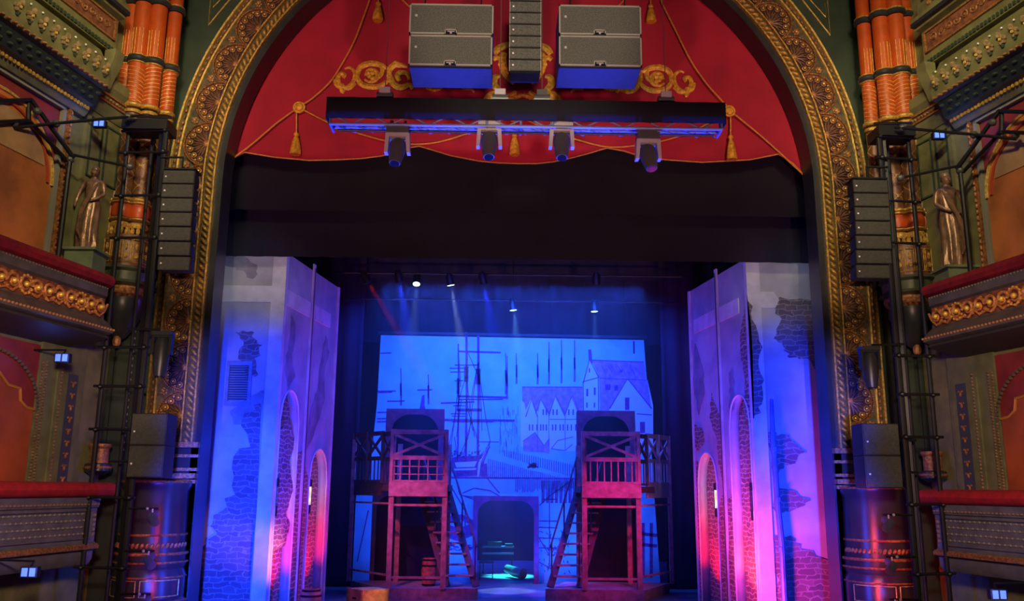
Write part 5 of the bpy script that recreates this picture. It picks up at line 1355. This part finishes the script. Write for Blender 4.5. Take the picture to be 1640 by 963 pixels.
def scaffold(s):
    W = side_word(s); Y = 13.35
    g = empty('ladder_scaffold', (s*6.1, Y, -.5), 'tall black ladder scaffold standing between the %s boxes and the arch' % W, 'scaffold', 'ladder scaffolds')
    xa = at(228 if s < 0 else 1440, 600, Y).x; xb = at(160 if s < 0 else 1494, 600, Y).x
    zt_ = at(248 if s < 0 else 1400, 205 if s < 0 else 215, Y).z
    for x, y, r in ((xa, Y, .05), (xb, Y+.1, .035), ((xa*.45+xb*.55), Y+.35, .028)):
        mb = MB(); mb.tube([(x, y, -1.4), (x, y, zt_)], r, 10); mb.build('upright', BLKM, g)
    for z in (zt_-.05, zt_-.42, zt_-1.15, zt_-1.85, 4.45, 3.85, 3.2, 2.2, 1.2):
        mb = MB(); mb.tube([(xa+(-s)*.08, Y-.04, z), (xb+s*.10, Y+.06, z+.01)], .022, 8)
        mb.ell((xa, Y-.05, z), (.045, .045, .045), 8, 6); mb.ell((xb, Y+.05, z), (.04, .04, .04), 8, 6); mb.build('rung', BLKM, g)
    mb = MB(); mb.box((min(xa, xb)-.04, Y-.10, zt_-.05), (max(xa, xb)+.04, Y+.35, zt_+.12)); mb.tube([(xb, Y-.08, zt_+.17), (xa-s*.1, Y-.08, zt_+.15)], .025, 6); mb.build('head_box', BLKM, g)
    mb = MB()
    for k_ in range(3): mb.tube([(xa+s*.07+.02*k_*s, Y+.04, zt_), (xa+s*.08+.03*k_*s, Y+.06+.02*k_, 5), (xa+s*.06+.02*k_*s, Y+.04, 1), (xa+s*.09, Y+.05, -1)], .012, 5)
    mb.build('cable_loom', BLKM, g)
    # small lamps and clamps on the lower rungs
    for i, z in enumerate((2.05, 1.45, .85)):
        q = empty('small_spot_lamp', (xa-s*.35, Y-.05, z), 'little black lamp on an arm of the %s scaffold, %s' % (W, ('highest', 'middle', 'lowest')[i]), 'lamp', 'little scaffold lamps')
        c = Vector((xa-s*.38, Y-.1, z-.12))
        mb = MB(); mb.tube([(xa, Y-.04, z), (xa-s*.45, Y-.06, z)], .018, 6); mb.build('arm', BLKM, q)
        mb = MB(); mb.tube([c+Vector((0, .16, .05)), c, c+Vector((-s*.10, -.10, -.08))], [.05, .07, .065], 10); mb.build('housing', HEAD, q)
        mb = MB(); mb.ell((xa-s*.30, Y-.09, z), (.022, .022, .022), 8, 6); mb.tube([(xa-s*.38, Y-.09, z), c], .012, 5); mb.build('clamp', GREY, q)
    return xa, xb, zt_
for s in (-1, 1):
    side_array(s); profile_light(s); xa, xb, zt_ = scaffold(s)
    W = side_word(s)
    # bent rail of tubes out over the upper box
    g = empty('lighting_outrigger', S(s, -1.2, 8, .9), 'bent black tube rail carrying lamps above the %s upper box' % W, 'pipe', 'tube outriggers')
    M_ = (lambda x, y: (x, y)) if s < 0 else (lambda x, y: (1650-x, y+18))
    
    for pts, r in (([(-30, 163, 11.2), (50, 160, 12.0), (118, 253, 12.65)], .035), ([(-30, 197, 11.2), (46, 193, 12.0), (108, 258, 12.65)], .030), ([(22, 205, 11.8), (95, 197, 12.3), (216, 186, 13.15)], .024), ([(112, 247, 12.6), (212, 268, 13.15)], .022), ([(46, 160, 12.0), (46, 196, 12.0)], .034)):
        mb = MB(); mb.tube([at(*M_(x, y), Y_) for x, y, Y_ in pts], r, 8); mb.build('tube', BLKM, g)
    mb = MB(); mb.tube([at(*M_(113, 250), 12.65), (at(*M_(113, 250), 12.65).x, 12.65, 5.4)], .035, 8); mb.build('tube', BLKM, g)
    mb = MB()
    for x, y, Y_ in ((23, 198, 11.8), (113, 255, 12.65), (90, 198, 12.3), (60, 178, 12.1), (205, 187, 13.1), (208, 267, 13.1)): mb.ell(at(*M_(x, y), Y_), (.06, .06, .06), 8, 6)
    mb.build('clamps', HEAD, g)
def led(px, py, Y, w_, label, e=3):
    p = at(px, py, Y)
    g = empty('blue_led_lamp', p, label, 'lamp', 'blue LED lamps')
    mb = MB(); mb.box((p.x-w_*1.25, Y+.01, p.z-w_*.75), (p.x+w_*1.25, Y+.10, p.z+w_*.75)); mb.tube([(p.x, Y+.05, p.z+w_*.7), (p.x, Y+.12, p.z+w_*1.5), (p.x+math.copysign(.75, p.x), Y+.2, p.z+w_*1.6)], .014, 5); mb.build('housing', BLKM, g)
    for e_ in (-1, 1):
        mb = MB(); mb.box((p.x+e_*w_*.58-w_*.42, Y, p.z-w_*.6), (p.x+e_*w_*.58+w_*.42, Y+.012, p.z+w_*.6)); mb.build('led_panel', LEDB, g)
    point('led_glow', (p.x, Y-.18, p.z), e, (.10, .16, 1), .05)
led(158, 197, 13.0, .075, 'blue lit twin LED lamp on the left outrigger above the upper box')
led(1505, 216, 13.0, .075, 'blue lit twin LED lamp on the right outrigger above the upper box')
led(98, 573, 12.6, .085, 'blue lit twin LED lamp under the left upper box', 3)
led(45, 917, 11.6, .085, 'blue lit twin LED lamp under the left lower box', 3)
led(1601, 953, 11.6, .085, 'blue lit twin LED lamp under the right lower box', 3)
# ================================================================== STATUES
def statue(s):
    W = side_word(s)
    px, top, bot = (150, 268, 402) if s < 0 else (1515, 278, 430)
    Y = 13.2; b = at(px-12 if s < 0 else px+14, bot, Y); t = at(px, top, Y); H_ = t.z-b.z; x = b.x; k = H_/1.75
    g = empty('draped_statue', b, 'bronze statue of a draped %s on a pedestal by the %s column' % ('woman, arm hanging' if s < 0 else 'woman, elbow out', W), 'statue', 'bronze draped statues')
    P = lambda a, d, z: Vector((x+a*k*s, Y+d*k, b.z+z*k))
    def skin(name, verts, edges, m, sub=2):
        me = bpy.data.meshes.new(name); inv = g.matrix_basis.inverted(); 
        me.from_pydata([(inv @ P(*v[:3]))[:] for v in verts], edges, []); me.materials.append(m)
        o = bpy.data.objects.new(name, me); col.objects.link(o); o.parent = g
        md = o.modifiers.new('skin', 'SKIN'); md.use_smooth_shade = True
        for i, v in enumerate(verts): me.skin_vertices[0].data[i].radius = (v[3]*k, v[4]*k if len(v) > 4 else v[3]*k)
        me.skin_vertices[0].data[0].use_root = True
        sm = o.modifiers.new('s', 'SUBSURF'); sm.levels = sub; sm.render_levels = sub
        return o
    body = [(0, 0, .98, .15, .11), (0, -.01, 1.15, .11, .085), (0, -.02, 1.32, .14, .10), (0, 0, 1.45, .07, .06), (0, 0, 1.52, .048), (0, -.02, 1.60, .078, .092), (0, -.01, 1.69, .075, .085),
            (.19, 0, 1.41, .055), (.27, -.02, 1.17, .042), (.13 if s > 0 else .29, -.14 if s > 0 else -.06, .98, .032), (.06 if s > 0 else .27, -.16 if s > 0 else -.12, .88 if s < 0 else .95, .022),
            (-.19, 0, 1.41, .055), (-.24, -.02, 1.16, .042), (-.12, -.15, 1.02, .032), (-.04, -.17, .98, .022),
            (.09, 0, .9, .10), (.10, -.03, .52, .07), (.09, .0, .12, .045), (.10, -.09, .04, .04),
            (-.09, 0, .9, .10), (-.10, .01, .5, .07), (-.08, .02, .12, .045), (-.09, -.07, .04, .04)]
    E2 = [(0, 1), (1, 2), (2, 3), (3, 4), (4, 5), (5, 6), (3, 7), (7, 8), (8, 9), (9, 10), (3, 11), (11, 12), (12, 13), (13, 14), (0, 15), (15, 16), (16, 17), (17, 18), (0, 19), (19, 20), (20, 21), (21, 22)]
    skin('body', body, E2, BRONZE)
    # robe
    mb = MB(); n = 36; prof = [(.02, .20), (.25, .21), (.55, .19), (.85, .195), (1.0, .165), (1.12, .13), (1.30, .155), (1.40, .12)]; vs = []
    for z, r in prof:
        for j in range(n):
            th = 2*PI*j/n; f = 1+(.13 if z < .9 else .05)*math.cos(9*th+z*2.5)*(1.1-z*.6)
            vs.append(P(r*f*math.cos(th)+.03*math.sin(z*3), r*.8*f*math.sin(th), z))
    fs = [(i*n+j, i*n+(j+1) % n, (i+1)*n+(j+1) % n, (i+1)*n+j) for i in range(len(prof)-1) for j in range(n)]
    mb.add(vs, fs); mb.build('robe', BRONZE, g, 60)
    for q in range(4):
        mb = MB(); a0 = -.16+q*.03
        mb.tube([P(-.14+q*.02, -.13, 1.36-.02*q), P(-.05+q*.05, -.20, 1.05-.08*q), P(.10+q*.01, -.20, .75-.12*q), P(.14-.03*q, -.20, .35-.05*q)], [.018*k, .026*k, .026*k, .012*k], 6); mb.build('drapery_fold', BRONZE, g)
    mb = MB(); mb.ell(P(0, .03, 1.70), (.085*k, .095*k, .075*k), 12, 8); mb.ell(P(0, .10, 1.66), (.05*k, .05*k, .05*k), 10, 6); mb.build('hair', BRONZE, g)
    mb = MB(); mb.ell(P(0, -.115, 1.595), (.012*k, .022*k, .022*k), 6, 5)
    for e in (-1, 1): mb.ell(P(e*.03, -.098, 1.625), (.014*k, .010*k, .008*k), 6, 5)
    mb.ell(P(0, -.105, 1.555), (.022*k, .010*k, .008*k), 6, 5); mb.build('face', BRONZE, g)
    p = empty('statue_pedestal', (b.x, Y, b.z-.45), 'pale green square pedestal under the %s bronze statue' % W, 'pedestal', 'green pedestals')
    mb = MB(); mb.box((b.x-.22, Y-.22, b.z-.55), (b.x+.22, Y+.22, b.z-.04)); mb.build('block', STONEG, p)
    mb = MB(); mb.box((b.x-.26, Y-.26, b.z-.04), (b.x+.26, Y+.26, b.z-.001)); mb.build('cap', STONEG, p)
for s in (-1, 1): statue(s)
